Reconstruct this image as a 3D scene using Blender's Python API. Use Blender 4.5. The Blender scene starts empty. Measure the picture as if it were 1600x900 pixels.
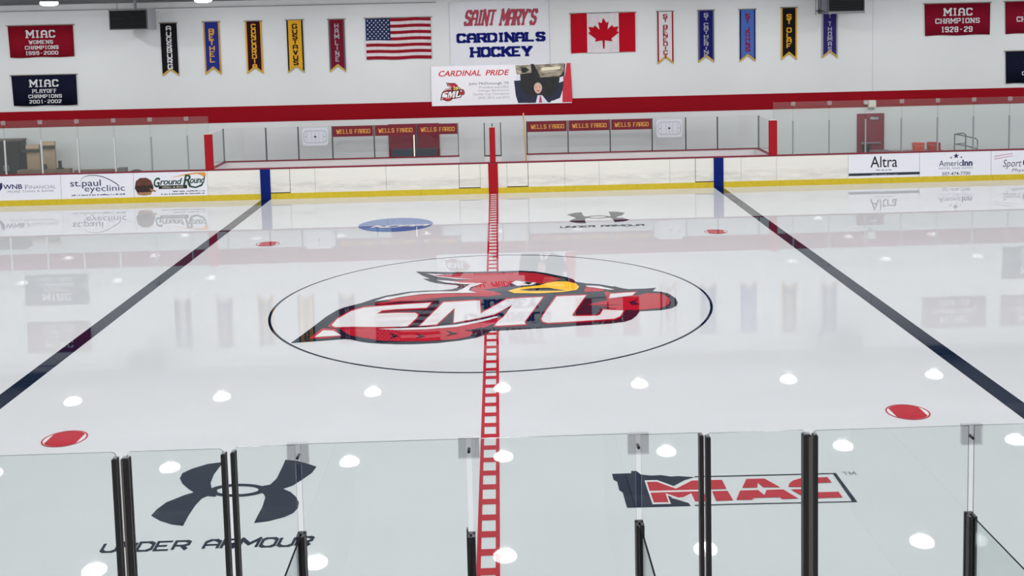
import bpy, bmesh, math, random
from mathutils import Vector
from mathutils.geometry import tessellate_polygon
random.seed(7)
PI = math.pi
C = bpy.context.scene.collection
scene = bpy.context.scene

# ------------------------------------------------------------------ camera
F = 1664.27
CAM = Vector((0.22755, -22.02005, 5.83143))
PX, PY = 819.5, 179.18
pitch, roll, yaw = 0.0848, -0.02244, 0.02469
cy_, sy_, cp_, sp_, cr_, sr_ = (math.cos(yaw), math.sin(yaw), math.cos(pitch), math.sin(pitch), math.cos(roll), math.sin(roll))
fw = Vector((sy_*cp_, cy_*cp_, -sp_)); r0 = Vector((cy_, -sy_, 0)); u0 = r0.cross(fw)
rt = cr_*r0 + sr_*u0; up = -sr_*r0 + cr_*u0
cd = bpy.data.cameras.new('camera'); cam = bpy.data.objects.new('camera', cd); C.objects.link(cam)
from mathutils import Matrix
M = Matrix(((rt.x, up.x, -fw.x, CAM.x), (rt.y, up.y, -fw.y, CAM.y), (rt.z, up.z, -fw.z, CAM.z), (0, 0, 0, 1)))
cam.matrix_world = M
cd.sensor_width = 36; cd.lens = F/1600*36
cd.shift_x = -(PX-800)/1600; cd.shift_y = (PY-450)/1600
cd.clip_end = 300; cd.clip_start = 0.05
scene.camera = cam

# ------------------------------------------------------------------ world and exposure
w = bpy.data.worlds.new('world'); scene.world = w; w.use_nodes = True
w.node_tree.nodes['Background'].inputs[0].default_value = (.8, .85, .9, 1)
w.node_tree.nodes['Background'].inputs[1].default_value = 0.3
scene.view_settings.view_transform = 'Standard'; scene.view_settings.look = 'None'
scene.view_settings.gamma = 1; scene.view_settings.use_curve_mapping = False
scene.view_settings.exposure = -1.2
LAMP_W = 192.0          # watts of each ceiling lamp
LX = (-24.5, -19.6, -14.8, -9.65, -4.4, 0.13, 4.97, 10.25, 15.45, 20.4, 25.3)
LY = (14.45, 8.5, 2.6, -3.3, -9.2, -15.1, -21.0)
LZ = 6.86

# ------------------------------------------------------------------ rectifying helpers: where a sight line meets a real plane
def ray(x, y): return fw + (x-PX)/F*rt - (y-PY)/F*up
def onY(x, y, Y0):
    d = ray(x, y); t = (Y0-CAM.y)/d.y; q = CAM+d*t; return (q.x, q.z)
def onI(x, y, Z0=0.0):
    d = ray(x, y); t = (Z0-CAM.z)/d.z; q = CAM+d*t; return (q.x, q.y)

# ------------------------------------------------------------------ materials
def lin(c): return tuple(((v/255+0.055)/1.055)**2.4 if v/255 > 0.04045 else v/255/12.92 for v in c)
MATS = {}
def mat(name, rgb, rough=.6, ior=1.45, metal=0, noise=0, nscale=3, stretch=(1, 1, 1), emit=0, bump=0, spec=.5):
    if name in MATS: return MATS[name]
    m = bpy.data.materials.new(name); m.use_nodes = True; n = m.node_tree.nodes; l = m.node_tree.links
    b = n['Principled BSDF']; c = lin(rgb)
    b.inputs['Base Color'].default_value = (*c, 1); b.inputs['Roughness'].default_value = rough
    b.inputs['IOR'].default_value = ior; b.inputs['Metallic'].default_value = metal
    b.inputs['Specular IOR Level'].default_value = spec if rough < .65 else min(spec, .12)
    if noise or bump:
        tc = n.new('ShaderNodeTexCoord'); mp = n.new('ShaderNodeMapping'); mp.inputs['Scale'].default_value = stretch
        tx = n.new('ShaderNodeTexNoise'); tx.inputs['Scale'].default_value = nscale; tx.inputs['Detail'].default_value = 6
        l.new(tc.outputs['Object'], mp.inputs[0]); l.new(mp.outputs[0], tx.inputs['Vector'])
        if noise:
            rp = n.new('ShaderNodeMapRange'); rp.inputs['From Min'].default_value = .3; rp.inputs['From Max'].default_value = .7
            rp.inputs['To Min'].default_value = 1-noise; rp.inputs['To Max'].default_value = 1
            mx = n.new('ShaderNodeVectorMath'); mx.operation = 'SCALE'; mx.inputs[0].default_value = c
            l.new(tx.outputs['Fac'], rp.inputs['Value']); l.new(rp.outputs[0], mx.inputs['Scale']); l.new(mx.outputs[0], b.inputs['Base Color'])
        if bump:
            bp = n.new('ShaderNodeBump'); bp.inputs['Strength'].default_value = bump; bp.inputs['Distance'].default_value = .02
            l.new(tx.outputs['Fac'], bp.inputs['Height']); l.new(bp.outputs[0], b.inputs['Normal'])
    if emit:
        b.inputs['Emission Color'].default_value = (*c, 1); b.inputs['Emission Strength'].default_value = emit
    MATS[name] = m; return m
def glassmat(name, tint, ior=1.45, refl=1.0, rough=.0, haze=0):
    m = bpy.data.materials.new(name); m.use_nodes = True; nt = m.node_tree; nt.nodes.clear(); n = nt.nodes; l = nt.links
    out = n.new('ShaderNodeOutputMaterial'); mix = n.new('ShaderNodeMixShader')
    tr = n.new('ShaderNodeBsdfTransparent'); tr.inputs[0].default_value = (*tint, 1)
    gl = n.new('ShaderNodeBsdfGlossy'); gl.inputs['Roughness'].default_value = rough
    fr = n.new('ShaderNodeFresnel'); geo = n.new('ShaderNodeNewGeometry')
    mr = n.new('ShaderNodeMapRange'); mr.inputs['To Min'].default_value = ior; mr.inputs['To Max'].default_value = 1/ior
    l.new(geo.outputs['Backfacing'], mr.inputs['Value']); l.new(mr.outputs[0], fr.inputs['IOR'])
    mu = n.new('ShaderNodeMath'); mu.operation = 'MULTIPLY'; mu.inputs[1].default_value = refl
    l.new(fr.outputs[0], mu.inputs[0]); l.new(mu.outputs[0], mix.inputs[0]); l.new(tr.outputs[0], mix.inputs[1]); l.new(gl.outputs[0], mix.inputs[2])
    sh = mix.outputs[0]
    if haze:
        df = n.new('ShaderNodeBsdfDiffuse'); df.inputs[0].default_value = (.8, .82, .82, 1); m2 = n.new('ShaderNodeMixShader'); m2.inputs[0].default_value = haze
        l.new(sh, m2.inputs[1]); l.new(df.outputs[0], m2.inputs[2]); sh = m2.outputs[0]
    l.new(sh, out.inputs[0]); MATS[name] = m; return m

WALL = mat('painted_wall', (206, 208, 209), .8, noise=.03, nscale=.6)
ICE = mat('ice', (195, 197, 200), .017, ior=1.33, noise=.035, nscale=.5)
def icepaint(name, rgb): return mat('ice_'+name, rgb, .017, ior=1.33, noise=.05, nscale=2)
I_RED = icepaint('red', (168, 26, 42)); I_NAVY = icepaint('navy', (4, 22, 46)); I_BLUE = icepaint('blue', (66, 100, 156))
I_WHITE = icepaint('white', (206, 204, 206)); I_YEL = icepaint('yellow', (240, 182, 30)); I_SLATE = icepaint('slate', (10, 27, 44)); I_GREY = icepaint('grey', (120, 125, 135))
GLASS = glassmat('rink_glass', (.93, .952, .947))
GLASS2 = glassmat('bench_glass', (.975, .982, .982), refl=.8)
GLASSF = glassmat('far_glass', (.955, .975, .97), haze=.02)
CLIPF = glassmat('hazy_clip', (.95, .95, .96), haze=.16)
CLIP = glassmat('acrylic_clip', (.88, .88, .89))
EDGE = mat('glass_edge', (96, 112, 108), .25)
BLACK = mat('black_metal', (26, 25, 27), .45); ALU = mat('aluminium', (168, 170, 172), .4, metal=.6)
DKPOST = mat('dark_post', (72, 74, 78), .5); BOARD = mat('white_poly_board', (235, 232, 224), .35, noise=.07, nscale=1.2, stretch=(.5, 1, 3))
YEL = mat('yellow_kick', (216, 190, 40), .4, noise=.12, nscale=8); CAPRED = mat('dark_red_cap', (128, 26, 48), .4)
RED = mat('padded_red', (168, 14, 30), .5, spec=.25); PAINTRED = mat('stripe_red', (134, 6, 22), .7)
BLUE = mat('board_blue', (0, 30, 112), .5, spec=.2); SEAM = mat('seam_dark', (70, 66, 66), .8); ADW = mat('ad_white', (238, 238, 246), .35)

# ------------------------------------------------------------------ mesh helpers
def finish(name, bm, m, parent=None, label=None, smooth=False, kind=None, mats=None):
    me = bpy.data.meshes.new(name); bm.normal_update(); bm.to_mesh(me); bm.free()
    for k in (mats or [m]): me.materials.append(k)
    if smooth:
        for p in me.polygons: p.use_smooth = True
    o = bpy.data.objects.new(name, me); C.objects.link(o)
    if parent is not None: o.parent = parent
    if label: o['label'] = label
    if kind: o['kind'] = kind
    return o
def bm_box(bm, x0, x1, y0, y1, z0, z1, mi=0):
    if x0 > x1: x0, x1 = x1, x0
    if y0 > y1: y0, y1 = y1, y0
    if z0 > z1: z0, z1 = z1, z0
    v = [bm.verts.new((x, y, z)) for z in (z0, z1) for y in (y0, y1) for x in (x0, x1)]
    fs = []
    for f in ((0, 2, 3, 1), (4, 5, 7, 6), (0, 1, 5, 4), (2, 6, 7, 3), (0, 4, 6, 2), (1, 3, 7, 5)):
        fc = bm.faces.new([v[i] for i in f]); fc.material_index = mi; fs.append(fc)
    return fs
def box(name, x0, x1, y0, y1, z0, z1, m, parent=None, bevel=0, label=None, kind=None):
    bm = bmesh.new(); bm_box(bm, x0, x1, y0, y1, z0, z1)
    if bevel: bmesh.ops.bevel(bm, geom=bm.edges[:], offset=bevel, segments=2, affect='EDGES')
    return finish(name, bm, m, parent, label, kind=kind)
def tri(pts):
    return tessellate_polygon([[Vector((p[0], p[1], 0)) for p in pts]])
def bm_flat(bm, pts, fn):
    """concave flat polygon in 2D (u,v) sent through fn(u,v)->xyz"""
    vs = [bm.verts.new(fn(*p)) for p in pts]
    for t in tri(pts):
        try: bm.faces.new([vs[i] for i in t])
        except ValueError: pass
def bm_prism(bm, pts, f0, f1):
    a = [bm.verts.new(f0(*p)) for p in pts]; b = [bm.verts.new(f1(*p)) for p in pts]; n = len(pts)
    for t in tri(pts):
        bm.faces.new([a[i] for i in t]); bm.faces.new([b[i] for i in reversed(t)])
    for i in range(n): bm.faces.new([a[i], a[(i+1) % n], b[(i+1) % n], b[i]])
def bm_tube(bm, pts, r, seg=8):
    rings = []
    P = [Vector(p) for p in pts]
    for i, p in enumerate(P):
        d = (P[min(i+1, len(P)-1)]-P[max(i-1, 0)]).normalized()
        a = d.cross(Vector((0, 0, 1)));  a = a.normalized() if a.length > 1e-3 else Vector((1, 0, 0)); b = d.cross(a)
        rings.append([bm.verts.new(p+(a*math.cos(t)+b*math.sin(t))*r) for t in [2*PI*k/seg for k in range(seg)]])
    for q0, q1 in zip(rings, rings[1:]):
        for k in range(seg): bm.faces.new([q0[k], q0[(k+1) % seg], q1[(k+1) % seg], q1[k]])
    bm.faces.new(rings[0]); bm.faces.new(rings[-1][::-1])
def bm_lathe(bm, prof, cx, cy, seg=20, cap=True):
    rings = [[bm.verts.new((cx+r*math.cos(2*PI*k/seg), cy+r*math.sin(2*PI*k/seg), z)) for k in range(seg)] for r, z in prof]
    for a, b in zip(rings, rings[1:]):
        for k in range(seg): bm.faces.new([a[k], a[(k+1) % seg], b[(k+1) % seg], b[k]])
    if cap: bm.faces.new(rings[0][::-1]); bm.faces.new(rings[-1])
def thing(name, label, cat, loc=(0, 0, 0), group=None):
    o = bpy.data.objects.new(name, None); C.objects.link(o); o.location = (0, 0, 0); o['label'] = label; o['category'] = cat
    o.empty_display_size = .2
    if group: o['group'] = group
    return o
def tag(o, label, cat, group=None):
    o['label'] = label; o['category'] = cat
    if group: o['group'] = group
    return o
def offset_poly(pts, d):
    n = len(pts); A = sum(pts[i][0]*pts[(i+1) % n][1]-pts[(i+1) % n][0]*pts[i][1] for i in range(n)); s = 1 if A > 0 else -1
    out = []
    for i in range(n):
        p0, p1, p2 = Vector(pts[i-1]), Vector(pts[i]), Vector(pts[(i+1) % n])
        a = (p1-p0); b = (p2-p1)
        if a.length < 1e-9 or b.length < 1e-9: continue
        a.normalize(); b.normalize(); na = Vector((a.y, -a.x))*s; nb = Vector((b.y, -b.x))*s
        m = na+nb
        if m.length < .35: m = (a-b)*1.0; m = m.normalized()*1.6
        else: m = m.normalized()/max(.55, m.normalized().dot(na))
        out.append((p1.x+m.x*d, p1.y+m.y*d))
    return out

# ------------------------------------------------------------------ stroke alphabet (4 wide x 6 high)
G = {'A': [[(0, 0), (0, 4.6), (1.3, 6), (2.7, 6), (4, 4.6), (4, 0)], [(0, 2.6), (4, 2.6)]],
 'B': [[(0, 0), (0, 6), (3, 6), (4, 5.2), (4, 3.8), (3.2, 3), (4, 2.2), (4, .8), (3, 0), (0, 0)], [(0, 3), (3.2, 3)]],
 'C': [[(4, 4.4), (4, 5), (3, 6), (1, 6), (0, 5), (0, 1), (1, 0), (3, 0), (4, 1), (4, 1.6)]],
 'D': [[(0, 0), (0, 6), (2.8, 6), (4, 4.8), (4, 1.2), (2.8, 0), (0, 0)]],
 'E': [[(4, 6), (0, 6), (0, 0), (4, 0)], [(0, 3), (3, 3)]],
 'F': [[(4, 6), (0, 6), (0, 0)], [(0, 3), (3, 3)]],
 'G': [[(4, 4.6), (4, 5), (3, 6), (1, 6), (0, 5), (0, 1), (1, 0), (3, 0), (4, 1), (4, 2.7), (2.2, 2.7)]],
 'H': [[(0, 0), (0, 6)], [(4, 0), (4, 6)], [(0, 3), (4, 3)]],
 'I': [[(2, 0), (2, 6)]],
 'J': [[(3.6, 6), (3.6, 1), (2.6, 0), (1, 0), (0, 1), (0, 1.8)]],
 'K': [[(0, 0), (0, 6)], [(4, 6), (.3, 2.6)], [(1.5, 3.6), (4, 0)]],
 'L': [[(0, 6), (0, 0), (4, 0)]],
 'M': [[(0, 0), (0, 6), (2, 2.4), (4, 6), (4, 0)]],
 'N': [[(0, 0), (0, 6), (4, 0), (4, 6)]],
 'O': [[(1, 0), (0, 1), (0, 5), (1, 6), (3, 6), (4, 5), (4, 1), (3, 0), (1, 0)]],
 'P': [[(0, 0), (0, 6), (3, 6), (4, 5.2), (4, 3.4), (3, 2.6), (0, 2.6)]],
 'R': [[(0, 0), (0, 6), (3, 6), (4, 5.2), (4, 3.6), (3, 2.8), (0, 2.8)], [(2.2, 2.8), (4, 0)]],
 'S': [[(4, 4.6), (4, 5), (3, 6), (1, 6), (0, 5), (0, 4), (1, 3.2), (3, 2.8), (4, 2), (4, 1), (3, 0), (1, 0), (0, 1), (0, 1.4)]],
 'T': [[(0, 6), (4, 6)], [(2, 0), (2, 6)]],
 'U': [[(0, 6), (0, 1), (1, 0), (3, 0), (4, 1), (4, 6)]],
 'V': [[(0, 6), (2, 0), (4, 6)]],
 'W': [[(0, 6), (1, 0), (2, 4), (3, 0), (4, 6)]],
 'Y': [[(0, 6), (2, 2.8), (4, 6)], [(2, 0), (2, 2.8)]],
 '0': [[(1, 0), (0, 1), (0, 5), (1, 6), (3, 6), (4, 5), (4, 1), (3, 0), (1, 0)]],
 '1': [[(1, 5), (2.2, 6), (2.2, 0)]],
 '2': [[(0, 4.8), (0, 5), (1, 6), (3, 6), (4, 5), (4, 4), (0, .8), (0, 0), (4, 0)]],
 '8': [[(1, 0), (0, .9), (0, 2.2), (1, 3.1), (3, 3.1), (4, 4), (4, 5.1), (3, 6), (1, 6), (0, 5.1), (0, 4), (1, 3.1)], [(3, 3.1), (4, 2.2), (4, .9), (3, 0), (1, 0)]],
 '9': [[(4, 3), (1, 3), (0, 3.9), (0, 5.1), (1, 6), (3, 6), (4, 5.1), (4, 1), (3, 0), (1, 0), (0, 1)]],
 '-': [[(.6, 3), (3.4, 3)]], "'": [[(2, 6.2), (1.6, 4.8)]], '.': [[(0, 0), (.5, 0)]], ' ': []}
WID = {'I': 2.2, ' ': 2.6, "'": 1.2, '.': .8, 'M': 5, 'W': 5, '1': 3}
def glyph_quads(ch, w, tv, th, serif):
    """rectangles of one glyph, 6 units high, scaled to width w; tv / th = thickness of upright and level strokes"""
    qs = []; st = G[ch]; sx = w/4
    xo = {'I': -2*sx+w/2, '1': -1*sx, "'": -1.6*sx+w/2}.get(ch, 0)
    if ch in 'I1\'.': sx = 1; xo = {'I': -2+w/2, '1': -1.2+w/2-.5, "'": -1.8+w/2, '.': 0}[ch]
    ends = {}
    for s in st:
        loop = s[0] == s[-1]
        for i, (a, b) in enumerate(zip(s, s[1:])):
            ax, ay, bx, by = a[0]*sx+xo, a[1], b[0]*sx+xo, b[1]
            L = math.hypot(bx-ax, by-ay)
            if L < 1e-6: continue
            dx, dy = (bx-ax)/L, (by-ay)/L
            t = (tv*abs(dy)+th*abs(dx))/2
            def ext(j, k):
                # how far to run on past a joint so the outer corner closes
                vx, vy = (s[k][0]-s[j][0])*sx, s[k][1]-s[j][1]; l2 = math.hypot(vx, vy) or 1
                co = max(-1, min(1, (vx*dx+vy*dy)/l2)); tn = math.sqrt((1-co)/(1+co)) if co > -.98 else 3
                ox = (tv*abs(vy/l2)+th*abs(vx/l2))/2
                return min(1.0, tn)*(ox if tn > .9 else min(ox, t))
            e0 = e1 = 0
            if i > 0: e0 = ext(i-1, i)
            elif loop: e0 = ext(len(s)-2, len(s)-1)
            if i < len(s)-2: e1 = ext(i+1, i+2)
            elif loop: e1 = ext(0, 1)
            if abs(dy) < .01 and (i == 0 and not loop): e0 = min(tv*.3, .5) if s[0][0] in (0, 4) and len(s) == 2 else 0
            ax -= dx*e0; ay -= dy*e0; bx += dx*e1; by += dy*e1
            qs.append([(ax-dy*t, ay+dx*t), (bx-dy*t, by+dx*t), (bx+dy*t, by-dx*t), (ax+dy*t, ay-dx*t)])
        if serif:
            for e, nb in ((s[0], s[1]), (s[-1], s[-2])):
                if (e[1] in (0, 6)) and nb[1] != e[1] and ch not in "'-.":
                    x = e[0]*sx+xo; h = th*.5; W2 = tv*.5+serif
                    qs.append([(x-W2, e[1]-h), (x+W2, e[1]-h), (x+W2, e[1]+h), (x-W2, e[1]+h)])
            for q in s[1:-1]:
                if ch in 'MNBDEFLPRK' and q[1] in (0, 6) and q[0] == 0:
                    x = xo; h = th*.5; qs.append([(x-tv*.5-serif*.8, q[1]-h), (x+tv*.5, q[1]-h), (x+tv*.5, q[1]+h), (x-tv*.5-serif*.8, q[1]+h)])
                elif ch in 'M' and q[1] == 6:
                    x = q[0]*sx+xo; h = th*.5; qs.append([(x-tv*.5, q[1]-h), (x+tv*.5+serif*.8, q[1]-h), (x+tv*.5+serif*.8, q[1]+h), (x-tv*.5, q[1]+h)])
    return qs
def stroke_text(s, tv=1.1, th=1.1, serif=0, gap=1.6, vertical=False, ww=1.0):
    qs = []; x = 0; y = 0
    for ch in s:
        w = WID.get(ch, 4)*ww
        g = glyph_quads(ch, w, tv, th, serif)
        if vertical:
            if ch == ' ': y -= 4; continue
            qs += [[(px-w/2, py+y) for px, py in q] for q in g]; y -= 6+gap
        else:
            qs += [[(px+x, py) for px, py in q] for q in g]; x += w+gap+tv*.3
    X0 = min(p[0] for q in qs for p in q); X1 = max(p[0] for q in qs for p in q)
    Y0 = min(p[1] for q in qs for p in q); Y1 = max(p[1] for q in qs for p in q)
    return [[((p[0]-X0)/(X1-X0), (p[1]-Y0)/(Y1-Y0)) for p in q] for q in qs]
def lift(fn, eps_wall=.0003, eps_ice=.0001):
    """each stroke sits a hair proud of the last, so crossing strokes never share a plane"""
    a = Vector(fn(0, 0)); b = Vector(fn(3, 3)); ice_ = abs(a.z-b.z) < 1e-6
    d = Vector((0, 0, eps_ice)) if ice_ else Vector((0, -eps_wall, 0))
    return lambda k: (lambda x, z: Vector(fn(x, z))+d*(k % (10 if ice_ else 23)))
def letters(s, x0, x1, z0, z1, fn, m, parent, name='lettering', shear=0, **kw):
    bm = bmesh.new(); H = z1-z0; lf_ = lift(fn)
    for k_, q in enumerate(stroke_text(s, **kw)):
        P = [(x0+p[0]*(x1-x0-abs(shear)*H)+(p[1]*H*shear if shear > 0 else (1-p[1])*H*-shear), z0+p[1]*H) for p in q]
        bm_flat(bm, P, lf_(k_))
    return finish(name, bm, m, parent)
def font_text(s, x0, x1, z0, z1, fn, m, parent, name='lettering', shear=0, offset=0, spacing=1):
    cu = bpy.data.curves.new('t', 'FONT'); cu.body = s; cu.offset = offset; cu.shear = shear; cu.space_character = spacing; cu.resolution_u = 3
    o = bpy.data.objects.new('t', cu); C.objects.link(o); bpy.context.view_layer.update()
    me0 = o.evaluated_get(bpy.context.evaluated_depsgraph_get()).to_mesh()
    V = [v.co.copy() for v in me0.vertices]; Fs = [tuple(p.vertices) for p in me0.polygons]
    a0 = min(v.x for v in V); a1 = max(v.x for v in V); b0 = min(v.y for v in V); b1 = max(v.y for v in V)
    V2 = [fn(x0+(v.x-a0)/(a1-a0)*(x1-x0), z0+(v.y-b0)/(b1-b0)*(z1-z0)) for v in V]
    bpy.data.objects.remove(o); bpy.data.curves.remove(cu)
    me = bpy.data.meshes.new(name); me.from_pydata([tuple(v) for v in V2], [], Fs); me.materials.append(m)
    ob = bpy.data.objects.new(name, me); C.objects.link(ob); ob.parent = parent; return ob
def rpx(xl, yt, xr, yb, Y0):
    """world rectangle on the plane y = Y0: left x, right x, low z, high z (heights read at the left end)"""
    a = onY(xl, yb, Y0); b = onY(xl, yt, Y0); sl = -.0235
    c = onY(xr, yb+sl*(xr-xl), Y0); return a[0], c[0], a[1], b[1]

# ================================================================== SETTING
RX = 30.0; YW = 18.02; YB = 14.6; YN = -14.6; ZC = 7.35; YBACK = -27.0
ice = box('floor', -RX, RX, YN, YB, -.06, 0, ICE, kind='structure'); ice['label'] = 'white glossy sheet of rink ice'
CONC = mat('concrete', (186, 184, 180), .7, noise=.15)
box('floor', -RX, RX, YB, YW, -.06, -.01, CONC, kind='structure')
box('floor', -RX, RX, YBACK, YN, -.06, -.01, CONC, kind='structure')
wall = box('wall_back', -RX, RX, YW, YW+.2, -.06, ZC, WALL, kind='structure')
box('wall_left', -RX-.2, -RX, YBACK, YW+.2, -.06, ZC, WALL, kind='structure')
box('wall_right', RX, RX+.2, YBACK, YW+.2, -.06, ZC, WALL, kind='structure')
box('wall_front', -RX, RX, YBACK-.2, YBACK, -.06, ZC, WALL, kind='structure')
box('ceiling', -RX-.2, RX+.2, YBACK-.2, YW+.2, ZC, ZC+.1, mat('ceiling_deck', (176, 180, 183), .8), kind='structure')
st = box('stripe', -RX, RX, YW-.006, YW, 2.394, 2.999, PAINTRED, wall, label='broad dark red stripe painted along the white wall')
for x in (-24.2, 14.46):
    box('wall_joint', x-.012, x+.012, YW-.004, YW, 3.0, ZC, mat('joint', (182, 184, 186), .9), wall)
box('conduit', -RX, -2, YW-.05, YW-.02, 6.70, 6.73, mat('conduit_grey', (120, 122, 124), .5), wall, label='thin grey conduit running high along the wall')
# steel beam under the ceiling before the far wall
bm = bmesh.new(); bm_box(bm, -RX, RX, 17.45, 17.75, 6.93, 6.955); bm_box(bm, -RX, RX, 17.59, 17.61, 6.955, 7.15); bm_box(bm, -RX, RX, 17.45, 17.75, 7.15, 7.18)
finish('trim_1', bm, mat('steel_beam', (96, 100, 102), .5), kind='structure')
for y in (-18, -12, -6, 0, 6, 12):
    box('trim_2', -RX, RX, y-.12, y+.12, 7.12, ZC, mat('white_beam', (196, 198, 200), .6), kind='structure')

# ------------------------------------------------------------------ ceiling lamps
def lensmat():
    if 'lens' in MATS: return MATS['lens']
    m = bpy.data.materials.new('lamp_lens'); m.use_nodes = True; nt = m.node_tree; nt.nodes.clear(); n = nt.nodes
    o = n.new('ShaderNodeOutputMaterial'); a = n.new('ShaderNodeAddShader'); t = n.new('ShaderNodeBsdfTransparent'); e = n.new('ShaderNodeEmission')
    t.inputs[0].default_value = (.97, .97, .97, 1); e.inputs[1].default_value = 18
    nt.links.new(t.outputs[0], a.inputs[0]); nt.links.new(e.outputs[0], a.inputs[1]); nt.links.new(a.outputs[0], o.inputs[0]); MATS['lens'] = m; return m
def make_lamp(x, y, label):
    t = thing('ceiling_light', label, 'light', group='round high bay lamps under the rink roof')
    t.location = (x, y, LZ)
    bm = bmesh.new(); bm_lathe(bm, [(.06, .42), (.11, .40), (.14, .2), (.26, .12), (.29, .09), (.29, .07)], 0, 0)
    h = finish('housing', bm, mat('lamp_housing', (120, 122, 125), .4, metal=.5), t, smooth=False)
    bm = bmesh.new(); bm_lathe(bm, [(.28, .07), (.285, .01), (.24, -.035), (.16, -.055)], 0, 0)
    lens = finish('lens', bm, lensmat(), t)
    bm = bmesh.new(); bm_tube(bm, [(0, 0, .42), (0, 0, ZC-LZ+.0)], .012)
    rod = finish('hanging_rod', bm, ALU, t)
    return t, [h, lens, rod]
ld = bpy.data.lights.new('lamp_glow', 'AREA'); ld.shape = 'DISK'; ld.size = .3; ld.energy = LAMP_W; ld.color = (1.0, .995, .985)
ld2 = bpy.data.lights.new('lamp_side_glow', 'POINT'); ld2.shadow_soft_size = .1; ld2.energy = LAMP_W*.5
first = None
for j, y in enumerate(LY):
    for i, x in enumerate(LX):
        if j > 4 and abs(x) > 21: continue
        vis = j == 0
        lab = 'round lit high bay lamp hanging from the rink roof in rows, mirrored in the ice'
        if first is None:
            t, parts = make_lamp(x, y, lab); first = (t, parts)
        else:
            t = first[0].copy(); C.objects.link(t)
            for p in first[1]: q = p.copy(); C.objects.link(q); q.parent = t
        t.location = (x, y, LZ)
        if vis and i in (2, 3, 4):
            t['label'] = {2: 'lit ceiling lamp above the red women\'s champions banner', 3: 'lit ceiling lamp above the blue pennant with gold border', 4: 'lit ceiling lamp above the maroon pennant and the striped flag'}[i]
        elif 'label' in t: t['label'] = lab
        lo = bpy.data.objects.new('lamp_glow', ld); C.objects.link(lo); lo.parent = t; lo.location = (0, 0, -.058)
        lo = bpy.data.objects.new('lamp_side_glow', ld2); C.objects.link(lo); lo.parent = t; lo.location = (0, 0, 0)

# ================================================================== MARKINGS IN THE ICE
def icez(k): z = .0012*k; return lambda x, y: (x, y, z)
def ice_poly(name, pts, m, k, parent=ice, label=None):
    bm = bmesh.new(); bm_flat(bm, pts, icez(k)); o = finish(name, bm, m, parent, label)
    for p in o.data.polygons:
        if p.normal.z < 0: p.flip()
    return o
def fixup(o):
    for p in o.data.polygons:
        if p.normal.z < 0: p.flip()
    return o
def ring(name, cx, cy, r0_, r1_, m, k, parent=ice, seg=160, label=None, rx=1, ry=1):
    bm = bmesh.new(); z = .0012*k
    a = [[bm.verts.new((cx+r*rx*math.cos(2*PI*i/seg), cy+r*ry*math.sin(2*PI*i/seg), z)) for i in range(seg)] for r in (r0_, r1_)]
    for i in range(seg): bm.faces.new([a[0][i], a[0][(i+1) % seg], a[1][(i+1) % seg], a[1][i]][::-1])
    o = finish(name, bm, m, parent, label); return fixup(o)
def disc_pts(cx, cy, r, seg=64): return [(cx+r*math.cos(2*PI*i/seg), cy+r*math.sin(2*PI*i/seg)) for i in range(seg)]
for s in (-1, 1):
    ice_poly('blue_line', [(s*7.69, YN), (s*8.01, YN), (s*8.01, YB), (s*7.69, YB)], I_NAVY, 1,
             label='dark blue line across the ice, %s the red centre line' % ('left of' if s < 0 else 'right of'))
# red centre line: two edge bars and a ladder of rungs
bm = bmesh.new()
def lw(y): return .128+.025*(y+11)/25
for s in (-1, 1):
    vs = [bm.verts.new((s*lw(YN), YN, .0024)), bm.verts.new((s*(lw(YN)-.048), YN, .0024)), bm.verts.new((s*(lw(YB)-.048), YB, .0024)), bm.verts.new((s*lw(YB), YB, .0024))]
    bm.faces.new(vs)
y = -14.5
while y < YB-.1:
    vs = [bm.verts.new((a*(lw(y)-.01), b, .0031)) for a, b in ((-1, y), (1, y), (1, y+.15), (-1, y+.15))]; bm.faces.new(vs); y += .42
fixup(finish('red_line', bm, I_RED, ice, 'red centre line made of two thin bars and ladder rungs'))
ring('centre_circle', -.0066, .08, 4.545, 4.60, I_SLATE, 1, label='thin dark centre circle around the bird emblem')
for sx in (-1, 1):
    for sy in (-1, 1):
        cx, cy = sx*6.16, sy*6.88; R = .315
        rg = ring('faceoff_spot', cx, cy, R-.022, R, I_RED, 3, seg=48, label='red faceoff spot, %s %s' % ('near' if sy < 0 else 'far', 'left' if sx < 0 else 'right'))
        ice_poly('spot_ground', disc_pts(cx, cy, R-.015, 40), I_WHITE, 1, rg)
        R2 = R-.03; a = math.acos(.80)
        pts = [(cx+R2*math.cos(t), cy+R2*math.sin(t)) for t in [a+(PI-2*a)*i/12 for i in range(13)]]
        pts += [(cx+R2*math.cos(t), cy+R2*math.sin(t)) for t in [PI+a+(PI-2*a)*i/12 for i in range(13)]]
        ice_poly('spot_fill', pts, I_RED, 3, rg)

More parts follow.
